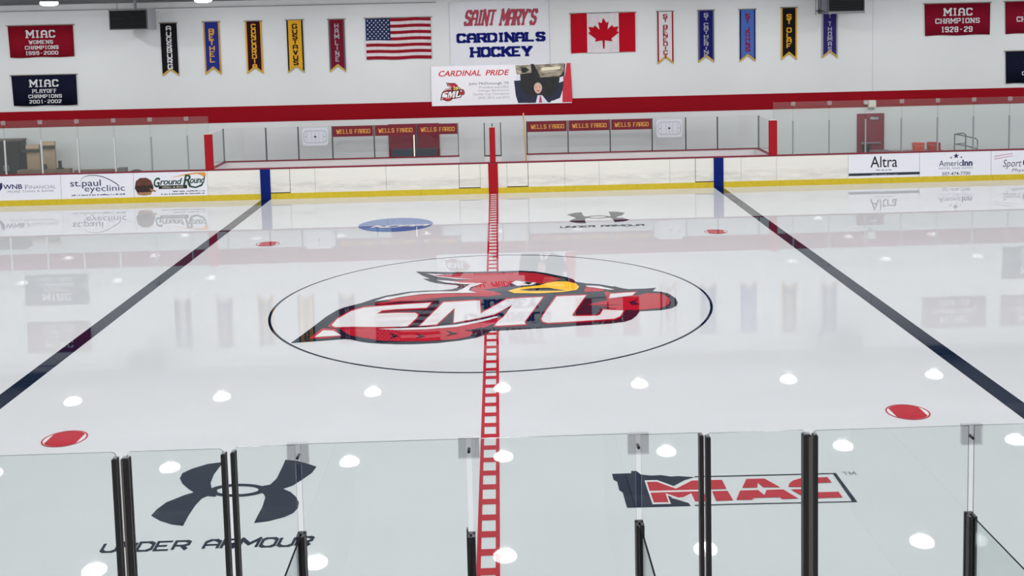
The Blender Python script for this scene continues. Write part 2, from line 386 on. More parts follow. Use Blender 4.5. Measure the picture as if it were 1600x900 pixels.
# --- bird emblem: outlines rectified onto the ice
BASE = {'A': (440, 410, 6.43), 'B': (620, 410, 6.43), 'C': (780, 410, 6.43), 'D': (900, 410, 6.43), 'E': (940, 720, 8.0), 'F': (1140, 720, 7.619)}
def tr(*segs):
    out = []; b = None
    for s in segs:
        if isinstance(s, str): b = BASE[s]; continue
        out.append((b[0]+s[0]/b[2], b[1]+s[1]/b[2]))
    return out
def I(pts): return [onI(*p) for p in pts]
S_SIL = tr('A', (90, 812), (200, 735), (340, 630), (450, 545), (560, 480), (640, 450), (740, 425), (800, 410), (920, 370), (1050, 335), (1180, 312), 'B', (130, 295), (300, 285), (430, 283), (550, 272), (600, 258), (628, 240), (600, 228),
 (480, 218), (400, 210), (330, 192), (265, 166), (335, 166), (255, 132), (190, 93), (560, 100), (900, 94), 'C', (0, 92), (200, 84), (350, 91), (480, 110), (600, 135), (680, 150), (740, 170), (770, 196), (870, 212), (1000, 220), (1150, 245),
 'D', (380, 240), (470, 262), (530, 270), (700, 264), (805, 255), (770, 290), (860, 297), (930, 315), (1000, 360), (1023, 405), (1010, 437), (960, 462), (860, 480), (640, 492), (605, 540), (560, 575), (490, 598), (350, 615), (180, 628), (0, 638),
 'C', (600, 652), (300, 670), (0, 686), 'B', (940, 690), (925, 705), (890, 727), (800, 757), (640, 785), (400, 812), (150, 824), (0, 824), 'A', (1000, 818), (860, 808), (780, 795), (690, 775), (620, 772), (330, 795))
S_RED = [tr('B', (370, 130), (700, 113), (1000, 106), 'C', (0, 108), (250, 101), (380, 112), (500, 135), (625, 170), (540, 190), (480, 212), (400, 216), (300, 200), (160, 182), (115, 212), (90, 238), (20, 250), 'B', (960, 265), (870, 275), (1000, 300), (1060, 325), (900, 346), (700, 342), (500, 350), (350, 366), (150, 376), (-60, 392),
      (-100, 378), (60, 350), (250, 325), (500, 314), (790, 312), (735, 288), (765, 258), (850, 218), (700, 222), (500, 208), (560, 190), (720, 182), (560, 160), (430, 146)),
 tr('A', (590, 668), (940, 663), (1157, 668), 'B', (300, 655), (600, 628), (1000, 556), (1045, 575), (1010, 605), (900, 650), (790, 690), (770, 735), (600, 775), (300, 793), (0, 795), 'A', (1000, 790), (850, 765), (700, 738), (630, 702)),
 tr('D', (80, 285), (100, 248), (270, 270), (290, 288), (180, 296), (100, 300)),
 tr('D', (120, 425), (300, 385), (470, 350), (600, 335), (630, 332), (700, 312), (860, 315), (920, 350), (945, 385), (930, 425), (860, 460), (640, 480), (520, 480), (380, 470), (300, 445), (170, 432)),
 tr('A', (470, 635), (560, 560), (700, 478), (830, 443), (960, 432), (960, 445), (700, 500), (500, 640), (540, 660), (470, 655)),
 tr('A', (270, 770), (410, 662), (540, 672), (600, 745), (450, 765)),
 tr('A', (920, 412), (1100, 395), (1157, 372), 'B', (200, 372), (420, 378), (0, 398), 'A', (1000, 425)),
 tr('D', (285, 300), (320, 290), (345, 320), (335, 368), (310, 372))]
S_LET = [tr('A', (505, 630), (560, 572), (700, 492), (830, 457), (950, 447), (1157, 430), 'B', (170, 418), (345, 408), (300, 460), (0, 474), 'A', (1010, 487), (955, 520), 'B', (0, 512), (185, 512), (215, 530), (195, 565), (105, 648), (0, 650), 'A', (1000, 653), (700, 650), (540, 655), (510, 642)),
 tr('B', (470, 405), (835, 385), (842, 518), (1100, 374), 'C', (250, 360), (440, 352), (255, 600), (262, 625), (0, 640), 'B', (985, 640), (1010, 600), (1085, 540), (1162, 428), (985, 525), (820, 565), (572, 610), (582, 460), (400, 628), (228, 642)),
 tr('C', (577, 346), (872, 333), (733, 528), (740, 545), (985, 540), (1015, 528), (1045, 478), (1250, 488), (1215, 545), (1160, 570), (800, 595), (490, 612), (440, 598), (425, 572), (448, 525)),
 tr('D', (345, 320), (600, 302), (565, 335), (330, 366))]
S_WHITE = [tr('B', (-230, 395), (-100, 352), (0, 338), (150, 308), (350, 296), (600, 294), (660, 270), (730, 225), (790, 215), (880, 210), (740, 255), (722, 285), (805, 309), (500, 312), (250, 322), (30, 352), (-100, 380)),
 tr('B', (300, 115), (470, 125), (700, 118), (430, 130), (380, 133), (430, 146), (580, 160), (770, 172), (600, 172), (420, 150)), tr('B', (390, 180), (520, 188), (640, 205), (860, 212), (700, 224), (500, 208)),
 tr('B', (0, 666), (300, 655), (600, 628), (850, 580), (1000, 545), (1025, 553), (860, 600), (600, 652), (300, 676), (0, 684), (-190, 672)),
 tr('A', (330, 755), (420, 685), (520, 690), (600, 738)), tr('D', (95, 235), (230, 240), (388, 276), (350, 281), (110, 248)),
 tr('C', (122, 210), (170, 187), (240, 195), (375, 208), (330, 232), (180, 240))]
S_YEL = [tr('C', (88, 290), (150, 270), (250, 250), (400, 235), (480, 210), (560, 195), (680, 195), (770, 215), (805, 250), (780, 280), (740, 286), (650, 300), (400, 315), (150, 313))]
S_DARK = [tr('C', (200, 280), (320, 265), (480, 258), (680, 287), (560, 289), (300, 291)), tr('C', (245, 213), (270, 199), (335, 205), (300, 226)),
 tr('A', (1080, 708), (1172, 745), (1090, 768), (1122, 740)), tr('B', (190, 718), (292, 745), (190, 768), (225, 743)), tr('B', (490, 688), (612, 717), (495, 745), (545, 718)), tr('B', (685, 686), (760, 678), (850, 655), (900, 690), (800, 735), (740, 740), (770, 700)),
 tr('B', (370, 400), (420, 395), (200, 635), (150, 640)), tr('B', (440, 625), (505, 568), (530, 612)), tr('C', (470, 362), (535, 348), (380, 610), (320, 612)), tr('B', (845, 395), (1060, 372), (900, 455), (870, 470)),
 tr('A', (1000, 505), (1157, 493), 'B', (180, 485), (290, 480), (255, 505), (120, 500)), tr('B', (0, 655), (400, 640), (720, 595), (1000, 533), (1010, 545), (600, 628), (300, 652), (0, 666)),
 tr('D', (530, 400), (620, 375), (590, 400), (640, 425), (560, 432)), tr('D', (160, 420), (300, 430), (470, 425), (300, 436)), tr('D', (860, 300), (866, 300), (866, 478), (860, 478))]
def emblem(parent, mapper, mats, kf, name='emblem', label=None):
    """mapper: photo px -> (u,v); kf(k) gives a placing function for layer k"""
    dk, rd, wh, yl = mats
    def lay(nm, polys, m, k, par):
        bm = bmesh.new()
        for i, p in enumerate(polys): bm_flat(bm, [mapper(*q) for q in p], kf(k+i*.08))
        return finish(nm, bm, m, par)
    root = lay(name, [S_SIL], dk, 2, parent)
    if label: root['label'] = label
    outs = [root, lay('red_area', S_RED, rd, 3, root), lay('letter_outline', [offset_poly(p, 2.0) for p in S_LET], rd, 4, root), lay('dark_detail', S_DARK, dk, 5, root),
            lay('white_letter', S_LET, wh, 6, root), lay('white_area', S_WHITE, wh, 6, root), lay('beak', S_YEL, yl, 6, root), lay('dark_line', S_DARK[:6], dk, 7, root)]
    return outs
for o in emblem(ice, onI, (I_SLATE, I_RED, I_WHITE, I_YEL), lambda k: icez(k+1.5), 'centre_emblem', 'big red bird emblem with three white letters at centre ice'): fixup(o)

# --- conference mark in the ice, near right
M_NAVY = tr('E', (130, 165), (372, 156), (368, 128), (435, 128), (490, 172), (620, 186), (740, 180), (870, 198), (960, 192), (1160, 207), (1035, 245), (895, 320), (870, 465), (1090, 530), (1117, 568), (320, 590), (300, 530), (265, 400), (220, 370), (195, 265), (150, 240))
M_RED = [tr('E', (565, 268), (690, 265), (928, 352), (1130, 250), (1235, 248), (1280, 364), (600, 380)), tr('E', (610, 403), (1275, 383), (1318, 512), (1170, 515), (1120, 410), (1020, 460), (960, 465), (800, 410), (838, 522), (652, 525)),
 tr('E', (1325, 245), (1505, 242), (1560, 354), (1372, 360)), tr('E', (1382, 384), (1575, 379), (1645, 498), (1430, 505)),
 tr('F', (200, 220), (415, 215), (600, 318), (400, 320), (335, 262), (330, 322), (150, 326)), tr('F', (125, 358), (340, 352), (415, 412), (440, 350), (640, 345), (818, 452), (625, 460), (600, 438), (290, 445), (265, 468), (80, 470)),
 tr('F', (700, 315), (712, 272), (760, 236), (840, 213), (1165, 198), (1215, 262), (960, 270), (935, 290), (938, 314)), tr('F', (728, 345), (940, 340), (965, 380), (1295, 372), (1347, 440), (1000, 450), (860, 422))]
M_FRAME = [tr('E', (1165, 197), 'F', (0, 178), (1265, 148), (1270, 158), (0, 190), 'E', (1165, 207)), tr('F', (1225, 150), (1265, 148), (1520, 492), (1462, 490)), tr('E', (1165, 556), 'F', (0, 516), (1515, 484), (1522, 493), (0, 527), 'E', (1165, 567))]
mk = ice_poly('conference_emblem', I(M_NAVY), I_NAVY, 2, label='navy and red lettered mark in a slanted frame, near right')
bm = bmesh.new()
for i, p in enumerate(M_RED[:2]): bm_flat(bm, I(offset_poly(p, 2.6)), icez(3+i*.3))
fixup(finish('letter_ground', bm, I_WHITE, mk))
bm = bmesh.new()
for i, p in enumerate(M_RED): bm_flat(bm, I(p), icez(4+i*.1))
fixup(finish('lettering', bm, I_RED, mk))
bm = bmesh.new()
for i, p in enumerate(M_FRAME): bm_flat(bm, I(p), icez(4+i*.2))
fixup(finish('frame', bm, I_NAVY, mk))
a = onI(1319, 743); b = onI(1335, 737)
fixup(letters('TM', a[0], b[0], a[1], b[1], icez(4), I_GREY, mk, tv=.8, th=.6))

# --- sportswear marks
def lens_ring(bm, cx, cy, rx, ry, hx, hy, k, ang=0):
    seg = 48; A = []; B = []
    for i in range(seg):
        t = 2*PI*i/seg
        A.append(bm.verts.new((*onI(cx+rx*math.cos(t), cy+ry*math.sin(t)-ang*rx*math.cos(t)), .0012*k))); B.append(bm.verts.new((*onI(cx+hx*math.cos(t), cy+hy*math.sin(t)-ang*hx*math.cos(t)), .0012*k)))
    for i in range(seg): bm.faces.new([A[i], A[(i+1) % seg], B[(i+1) % seg], B[i]])
U1 = [[(349, 722), (325, 725), (300, 732.5), (285, 739.5), (281, 747.5), (285, 756), (294, 764), (302.5, 769.5), (287.5, 774), (260, 785), (245, 796), (236, 806), (250, 814), (267.5, 819.5), (286, 822), (295, 805), (305, 790), (315, 779.5), (324, 775.5), (337, 776.5), (340, 768), (337, 763), (331, 764), (329, 755), (334, 742)],
      [(446, 718.5), (465, 720.5), (482, 725), (494.5, 729.5), (487.5, 739), (472.5, 749.5), (457.5, 759), (442.5, 764), (454, 769), (462, 776), (467, 785), (465.5, 794), (458, 802), (445, 808), (420, 814.5), (397, 817.5), (402, 807), (410, 792), (414.5, 777.5), (412, 772), (404, 769), (404, 762), (412, 759), (422, 757.5), (432.5, 747.5), (441, 730)]]
bm = bmesh.new()
for p in U1: bm_flat(bm, I(p), icez(2))
lens_ring(bm, 371, 766.3, 45, 10.2, 33, 6.2, 2.4, .03)
u1 = fixup(finish('sportswear_emblem', bm, I_NAVY, ice, 'large dark crossed arc emblem over dark lettering, near left'))
def icetext(s, x0, y0, x1, y1, shear, par, k=2, m=I_NAVY, **kw):
    """text whose feet run from photo point (x0,y0) to (x1,y1)"""
    pass
def ice_text4(s, bl, br, tl, tr_, m, par, k=2, **kw):
    """strokes filled into a photo quad, corners rectified on the ice"""
    A, B, T, R = [Vector(onI(*p)) for p in (bl, br, tl, tr_)]
    bm = bmesh.new(); lf_ = lift(icez(k))
    for k_, q in enumerate(stroke_text(s, **kw)):
        P = []
        for u, v in q:
            lo = A.lerp(B, u); hi = T.lerp(R, u); p = lo.lerp(hi, v); P.append((p.x, p.y))
        bm_flat(bm, P, lf_(k_))
    return fixup(finish('lettering', bm, m, par))
ice_text4('UNDER ARMOUR', (152.5, 866), (484, 855), (164, 847), (494, 836), I_NAVY, u1, ww=1.75, tv=1.6, th=1.25, gap=1.5)
U2 = [[(885.6, 335.4), (897, 332.8), (908.8, 331.5), (910.5, 336), (914, 338.6), (920, 338), (920, 340.5), (915, 341), (914, 344), (915.6, 348.8), (905, 348.8), (897.5, 348), (889.4, 346), (893, 343.2), (901, 340.8), (893, 338)],
      [(950.6, 330.6), (965, 331), (976.3, 332.6), (972.5, 336), (964, 338.9), (963, 340), (972.5, 340.3), (983.8, 343.6), (975, 346), (960.6, 347.5), (957.5, 342.5), (954, 340.2), (947, 340.3), (947, 337.8), (954, 338.2), (953, 334)]]
bm = bmesh.new()
for p in U2: bm_flat(bm, I(p), icez(2))
lens_ring(bm, 934, 339.2, 18, 2.3, 13, 1.4, 2.4, .02)
u2 = fixup(finish('sportswear_emblem', bm, I_NAVY, ice, 'small dark crossed arc emblem over dark lettering, near the far boards'))
ice_text4('UNDER ARMOUR', (875, 356.8), (1008, 353.2), (875, 353.2), (1006.5, 349.8), I_NAVY, u2, ww=1.75, tv=1.9, th=1.5, gap=1.5)
nd = ice_poly('association_disc', disc_pts(-2.885, 9.22, 1.1), I_BLUE, 1, label='blue disc with slanted white letters in the ice')
ice_text4('NCAA', (573, 357.3), (664, 354), (586, 352.5), (676, 349.8), I_WHITE, nd, k=3, ww=1.5, tv=1.7, th=2.0, gap=.3)

# ================================================================== FAR BOARDS
FB = YB
boards = thing('dasher_boards', 'long white rink boards with yellow kick plate and red cap along the far side', 'rink boards')
seams = [-RX, -27.3, -24.8, -22.3, -19.8, -17.3, -14.83, -12.35, -9.83, -7.84, -7.01, -6.15, -3.7, -1.18, -.45, .48, 1.21, 2.48, 3.68, 6.15, 7.04, 7.87, 8.64, 9.88, 12.4, 14.92, 17.45, 19.95, 22.4, 24.9, 27.4, RX]
def scuffed():
    m = bpy.data.materials.new('scuffed_board'); m.use_nodes = True; n = m.node_tree.nodes; l = m.node_tree.links; b = n['Principled BSDF']
    b.inputs['Roughness'].default_value = .4
    tc = n.new('ShaderNodeTexCoord'); mp = n.new('ShaderNodeMapping'); mp.inputs['Scale'].default_value = (.35, 1, 2.2)
    t = n.new('ShaderNodeTexNoise'); t.inputs['Scale'].default_value = 4; t.inputs['Detail'].default_value = 9; t.inputs['Roughness'].default_value = .7
    sp = n.new('ShaderNodeSeparateXYZ'); cr = n.new('ShaderNodeValToRGB')
    e = cr.color_ramp.elements; e[0].position = .0; e[0].color = (0.5, 0.5, 0.5, 1); e[1].position = 1; e[1].color = (0, 0, 0, 1)
    for p_, v in ((.2, .65), (.5, .8), (.64, .15)): k = e.new(p_); k.color = (v, v, v, 1)
    mu = n.new('ShaderNodeMath'); mu.operation = 'MULTIPLY'
    rg = n.new('ShaderNodeMapRange'); rg.inputs['From Min'].default_value = .36; rg.inputs['From Max'].default_value = .64
    mx = n.new('ShaderNodeMix'); mx.data_type = 'RGBA'; mx.inputs[6].default_value = (*lin((241, 238, 230)), 1); mx.inputs[7].default_value = (*lin((208, 204, 200)), 1)
    l.new(tc.outputs['Object'], mp.inputs[0]); l.new(mp.outputs[0], t.inputs['Vector']); l.new(tc.outputs['Object'], sp.inputs[0])
    l.new(sp.outputs['Z'], cr.inputs[0]); l.new(t.outputs['Fac'], rg.inputs['Value']); l.new(rg.outputs[0], mu.inputs[0]); l.new(cr.outputs[0], mu.inputs[1]); l.new(mu.outputs[0], mx.inputs[0]); l.new(mx.outputs[2], b.inputs['Base Color'])
    return m
SCUFF = scuffed()
box('core', -RX, RX, FB+.03, FB+.12, 0, 1.045, SEAM, boards)
dark_seams = (-7.01, -1.18, 1.21, 7.04)
for a, b in zip(seams, seams[1:]):
    ga = .009 if a in dark_seams else .004; gb = .009 if b in dark_seams else .004
    gate = (a, b) in ((-7.84, -7.01), (-1.18, -.45), (.48, 1.21), (7.04, 7.87))
    box('board_panel', a+ga, b-gb, FB, FB+.05, .235 if gate else .19, 1.045, SCUFF, boards)
for i in range(24):
    x0 = -RX+i*2.5
    box('kick_plate', x0+.003, x0+2.497, FB-.012, FB+.03, .0, .20, YEL, boards)
box('cap_rail', -RX, RX, FB-.02, FB+.14, 1.045, 1.09, CAPRED, boards, bevel=.006, label='dark red cap rail')
for s in (-1, 1): box('blue_mark', s*7.68, s*8.02, FB-.022, FB, 0, 1.045, BLUE, boards, label='blue vertical band on the boards')
box('red_mark', -.165, .165, FB-.022, FB, 0, 1.045, RED, boards, label='red vertical band on the boards')

# --- advertisements on the boards
FA = FB-.010
def fy(d): return lambda x, z: (x, FA-d, z)
def ad(x0, x1, label):
    return box('advertisement', x0, x1, FA, FB, .2, 1.04, ADW, boards, label=label)
def A4(xl, yt, xr, yb): return rpx(xl, yt, xr, yb, FA)
INK = mat('ink_navy', (38, 44, 92), .5); INKG = mat('ink_grey', (150, 150, 160), .5); INKP = mat('ink_slate', (70, 74, 96), .5); INKB = mat('ink_black', (24, 24, 28), .5); INKGR = mat('ink_green', (22, 66, 52), .5); INKO = mat('ink_orange', (226, 158, 70), .5); INKBR = mat('ink_brown', (110, 62, 50), .5, noise=.5, nscale=9); INKBR2 = mat('ink_dark_brown', (62, 36, 34), .5, noise=.5, nscale=12)
def dashes(bm, xl, yt, xr, yb, n, seed):
    """illegible fine print: a row of tiny marks"""
    rd = random.Random(seed); x0, x1, z0, z1 = A4(xl, yt, xr, yb); x = x0
    while x < x1:
        w_ = rd.uniform(.018, .045); hh = (z1-z0)*rd.uniform(.55, 1)
        bm_flat(bm, [(x, z0), (min(x+w_, x1), z0), (min(x+w_, x1), z0+hh), (x, z0+hh)], fy(.002)); x += w_+rd.choice((.012, .012, .014, .05))
a1 = ad(-17.29, -14.84, 'white advertisement with navy and grey lettering, farthest left')
font_text('WNB', *A4(5, 288.5, 35, 295.5+.5), fy(.002), INK, a1, offset=.02)
font_text('F', *A4(39.5, 289, 45, 296), fy(.002), INKG, a1); font_text('INANCIAL', *A4(46, 290, 88, 295.3), fy(.002), INKG, a1)
font_text('MORE THAN A BANK', *A4(12, 298, 85, 301.5), fy(.002), INKG, a1)
bm = bmesh.new(); x0, x1, z0, z1 = A4(-8, 286, 4.5, 303)
bm_flat(bm, [(x1-.02, z1), (x1, z1), (x1, z0+.2), (x1-.12, z0+.06), (x1-.25, z0), (x0, z0), (x1-.3, z0+.05), (x1-.16, z0+.12), (x1-.12, z0+.25), (x1-.12, z1-.03)], fy(.002)); finish('emblem', bm, INK, a1)
a2 = ad(-14.82, -12.36, 'white advertisement with navy lowercase lettering under a thin arc')
font_text('st.paul', *A4(110, 281.5, 158, 295), fy(.002), INK, a2, offset=.006); font_text('eyeclinic', *A4(132.5, 290, 195.5, 302.5), fy(.002), INK, a2)
bm = bmesh.new(); dashes(bm, 112, 304, 196, 306.5, 1, 3); finish('fine_print', bm, INKP, a2)
bm = bmesh.new()
arc = [(125, 285), (127, 280), (132, 276), (140, 274), (150, 274), (160, 276), (172, 281), (182, 287), (186, 290.5)]
AP = [onY(*p, FA) for p in arc]
for i, (p, q) in enumerate(zip(AP, AP[1:])):
    t0 = .006+.014*i/8; t1 = .006+.014*(i+1)/8
    bm_flat(bm, [(p[0], p[1]-t0), (q[0], q[1]-t1), (q[0], q[1]+t1), (p[0], p[1]+t0)], fy(.002))
finish('swoosh', bm, INK, a2)
a3 = ad(-12.34, -9.84, 'white advertisement with a burger and green lettering')
bm = bmesh.new(); x0, x1, z0, z1 = A4(212, 277.5, 240, 306)
cx, cz = (x0+x1)/2, (z0+z1)/2; W2, H2 = (x1-x0)/2, (z1-z0)/2
bm_flat(bm, [(cx-W2, cz+H2*.1), (cx-W2*.9, cz+H2*.6), (cx-W2*.4, cz+H2*.95), (cx+W2*.3, cz+H2*.95), (cx+W2*.8, cz+H2*.65), (cx+W2, cz+H2*.1)], fy(.002)); finish('burger_bun', bm, INKBR, a3)
bm = bmesh.new(); bm_flat(bm, [(cx-W2*1.0, cz+H2*.1), (cx+W2*1.0, cz+H2*.1), (cx+W2*1.05, cz-H2*.2), (cx+W2*.85, cz-H2*.6), (cx-W2*.8, cz-H2*.65), (cx-W2*1.05, cz-H2*.2)], fy(.002)); finish('burger_filling', bm, INKBR2, a3)
bm = bmesh.new(); bm_flat(bm, [(cx-W2*.85, cz-H2*.65), (cx+W2*.85, cz-H2*.6), (cx+W2*.7, cz-H2*.92), (cx, cz-H2), (cx-W2*.7, cz-H2*.92)], fy(.002)); bm_flat(bm, [(cx+W2*.6, cz-H2*.2), (cx+W2*1.35, cz-H2*.5), (cx+W2*1.2, cz-H2*.65), (cx+W2*.7, cz-H2*.5)], fy(.003)); finish('burger_base', bm, mat('ink_bun', (182, 134, 92), .5, noise=.3, nscale=10), a3)
font_text('G', *A4(240.5, 277.5, 251, 293), fy(.003), INKGR, a3, shear=.25, offset=.03); font_text('round', *A4(250, 279, 285, 289), fy(.003), INKGR, a3, shear=.25, offset=.02, spacing=.9)
font_text('R', *A4(286, 273, 299, 290), fy(.003), INKGR, a3, shear=.25, offset=.02); font_text('ound', *A4(297, 276, 321, 286.5), fy(.003), INKGR, a3, shear=.25, offset=.02, spacing=.9)
bm = bmesh.new(); q = [onY(*p, FA) for p in ((265, 278), (285, 273), (305, 269.5), (320, 269), (322, 273), (319, 279), (317, 275), (308, 271.5), (290, 274))]; bm_flat(bm, q, fy(.0015)); finish('swoosh', bm, INKO, a3)
bm = bmesh.new(); q = [onY(*p, FA) for p in ((291, 284), (297, 290), (306, 291.5), (314, 288), (320, 281), (316, 290.5), (306, 294), (296, 292.5))]; bm_flat(bm, q, fy(.0015)); finish('flourish', bm, INKGR, a3)
x0, x1, z0, z1 = A4(248, 290, 292.5, 295.5); gb = box('name_bar', x0, x1, FA-.002, FA, z0, z1, mat('bar_black', (40, 34, 34), .5), a3)
font_text('GRILL & BAR', x0+.12, x1-.12, z0+.03, z1-.03, fy(.004), mat('ink_cream', (200, 196, 180), .6), a3, offset=.01)
bm = bmesh.new(); dashes(bm, 270, 298, 321, 300, 1, 5); dashes(bm, 252, 302.3, 321, 304.5, 1, 6); finish('fine_print', bm, INKP, a3)
b1 = ad(12.41, 14.91, 'white advertisement with black lettering over a dark bar')
font_text('Altra', *A4(1360, 244.5, 1402, 262), fy(.002), INKB, b1, offset=.005)
bm = bmesh.new(); dashes(bm, 1369, 264.7, 1395, 266.7, 1, 8); finish('fine_print', bm, INKP, b1)
x0, x1, z0, z1 = A4(1326, 271.2, 1437, 275.3); box('dark_bar', x0, x1, FA-.002, FA, z0, z1, mat('bar_slate', (34, 48, 62), .5), b1)
bm = bmesh.new(); dashes(bm, 1362, 272.2, 1402, 274, 1, 9); o = finish('fine_print', bm, INKG, b1); o.location.y = -.003
b2 = ad(14.93, 17.44, 'white advertisement with three stars over navy lettering')
font_text('Americ', *A4(1467, 251, 1503, 260), fy(.002), INK, b2); font_text('Inn', *A4(1503.5, 249.5, 1519.5, 259.3), fy(.002), INK, b2, offset=.04)
font_text('HOTEL AND SUITES', *A4(1467, 261.8, 1520, 264.8), fy(.002), mat('ink_bluegrey', (120, 132, 160), .5), b2)
font_text('507-474-7700', *A4(1472, 269, 1516, 274.3), fy(.002), INKP, b2, offset=.01)
bm = bmesh.new()
for sxp, syp, rr in ((1494, 243.6, .11), (1486, 246.3, .045), (1502, 245.7, .045)):
    c_ = onY(sxp, syp, FA); bm_flat(bm, [(c_[0]+(rr if k % 2 == 0 else rr*.42)*math.sin(PI*k/5), c_[1]+(rr if k % 2 == 0 else rr*.42)*math.cos(PI*k/5)) for k in range(10)], fy(.002))
finish('star', bm, INK, b2)
b3 = ad(17.46, 19.94, 'white advertisement cut off by the right edge')
font_text('Sport', *A4(1567, 249.5, 1596, 264.5), fy(.002), INKP, b3, shear=.2); font_text('Phys', *A4(1581, 263.5, 1600, 270), fy(.002), INKP, b3, shear=.2)
bm = bmesh.new(); c_ = onY(1604, 254, FA); bm_flat(bm, [(c_[0]+.13*math.cos(t), c_[1]+.15*math.sin(t)) for t in [2*PI*k/20 for k in range(20)]], fy(.002)); finish('emblem', bm, INKB, b3)
bm = bmesh.new()
for k, y_ in enumerate((244.5, 248.5)):
    x = 0
    for i in range(12):
        p = onY(1554+i*2.4, y_-i*.42, FA); bm_flat(bm, [(p[0], p[1]-.015), (p[0]+.035, p[1]-.01), (p[0]+.035, p[1]+.02), (p[0], p[1]+.015)], fy(.002))
finish('fine_print', bm, mat('ink_rose', (190, 110, 130), .5), b3)

# ================================================================== GLASS
def glass_panel(x0, x1, y, z0, z1, parent=None, name='glass_panel', m=GLASS, t=.0127, rad=(0, 0), top=EDGE):
    pts = [(x0, z0), (x1, z0)]
    def corner(cx, cz, r, a0):
        return [(cx+r*math.cos(a0+i*PI/10), cz+r*math.sin(a0+i*PI/10)) for i in range(6)]
    pts += corner(x1-rad[1], z1-rad[1], rad[1], 0) if rad[1] else [(x1, z1)]
    pts += corner(x0+rad[0], z1-rad[0], rad[0], PI/2) if rad[0] else [(x0, z1)]
    bm = bmesh.new(); bm_prism(bm, pts, lambda x, z: (x, y-t/2, z), lambda x, z: (x, y+t/2, z))
    bmesh.ops.recalc_face_normals(bm, faces=bm.faces[:])
    for f in bm.faces: f.material_index = 0 if abs(f.normal.y) > .9 else 1
    return finish(name, bm, m, parent, mats=[m, top])
def side_glass(x, y0, y1, z0, z1, parent, m=GLASS, t=.0127, top=EDGE, name='glass_panel'):
    bm = bmesh.new(); bm_box(bm, x-t/2, x+t/2, y0, y1, z0, z1); bmesh.ops.recalc_face_normals(bm, faces=bm.faces[:])
    for f in bm.faces: f.material_index = 0 if abs(f.normal.x) > .9 else 1
    return finish(name, bm, m, parent, mats=[m, top])
def clip(x, z1, y, parent):
    c = box('clip', x-.075, x+.075, y-.022, y-.012, z1-.135, z1+.008, CLIPF, parent)
    bm = bmesh.new(); bm_tube(bm, [(x, y-.03, z1-.085), (x, y-.010, z1-.085)], .006); finish('bolt', bm, BLACK, c)
    return c
# far tall glass, left and right of the benches
GY = FB+.06
def far_run(joints, x_end, side):
    t = thing('rink_glass', 'tall clear rink glass on the far boards, %s of the benches' % side, 'glass')
    xs = sorted(joints+[x_end])
    for a, b in zip(xs, xs[1:]):
        ea = .0 if a == x_end else .012; eb = .0 if b == x_end else .012
        glass_panel(a+ea, b-eb, GY, 1.09, 2.925, t, m=GLASSF)
    for x in joints:
        lt = abs(x) > 12.5 if side == 'left' else False
        bm = bmesh.new(); bm_box(bm, x-.018, x+.018, GY-.035, GY-.008, 1.09, 2.27); bm_box(bm, x-.018, x+.018, GY+.008, GY+.035, 1.09, 2.27); bm_box(bm, x-.009, x+.009, GY-.008, GY+.008, 1.09, 2.27)
        finish('post', bm, mat('post_light', (205, 205, 205), .5) if lt else mat('post_grey', (150, 156, 158), .5), t)
        clip(x, 2.925, GY, t)
    return t
far_run([-10.47-1.24*k for k in range(16)][:15], -9.73, 'left')
far_run([10.48+1.272*k for k in range(15)], 9.79, 'right')

# padded end posts
def pad(x0, x1, label, spike=False):
    t = thing('padded_post', label, 'post'); z1 = 2.31
    box('pad', x0, x1, FB-.05, FB+.03, 1.09, z1, RED, t, bevel=.015)
    box('post_cap', x0+.02, x1-.02, FB-.045, FB+.02, z1, z1+.012, mat('cap_white', (220, 215, 210), .5), t)
    if spike: box('bracket', (x0+x1)/2-.018, (x0+x1)/2+.018, FB-.03, FB+.0, z1, z1+.13, DKPOST, t)
    return t
pad(-9.87, -9.59, 'tall red padded post at the left end of the left bench'); pad(9.61, 9.9, 'tall red padded post at the right end of the right bench')
pad(-.1, .1, 'slim red padded post at the centre line on the far boards', True)

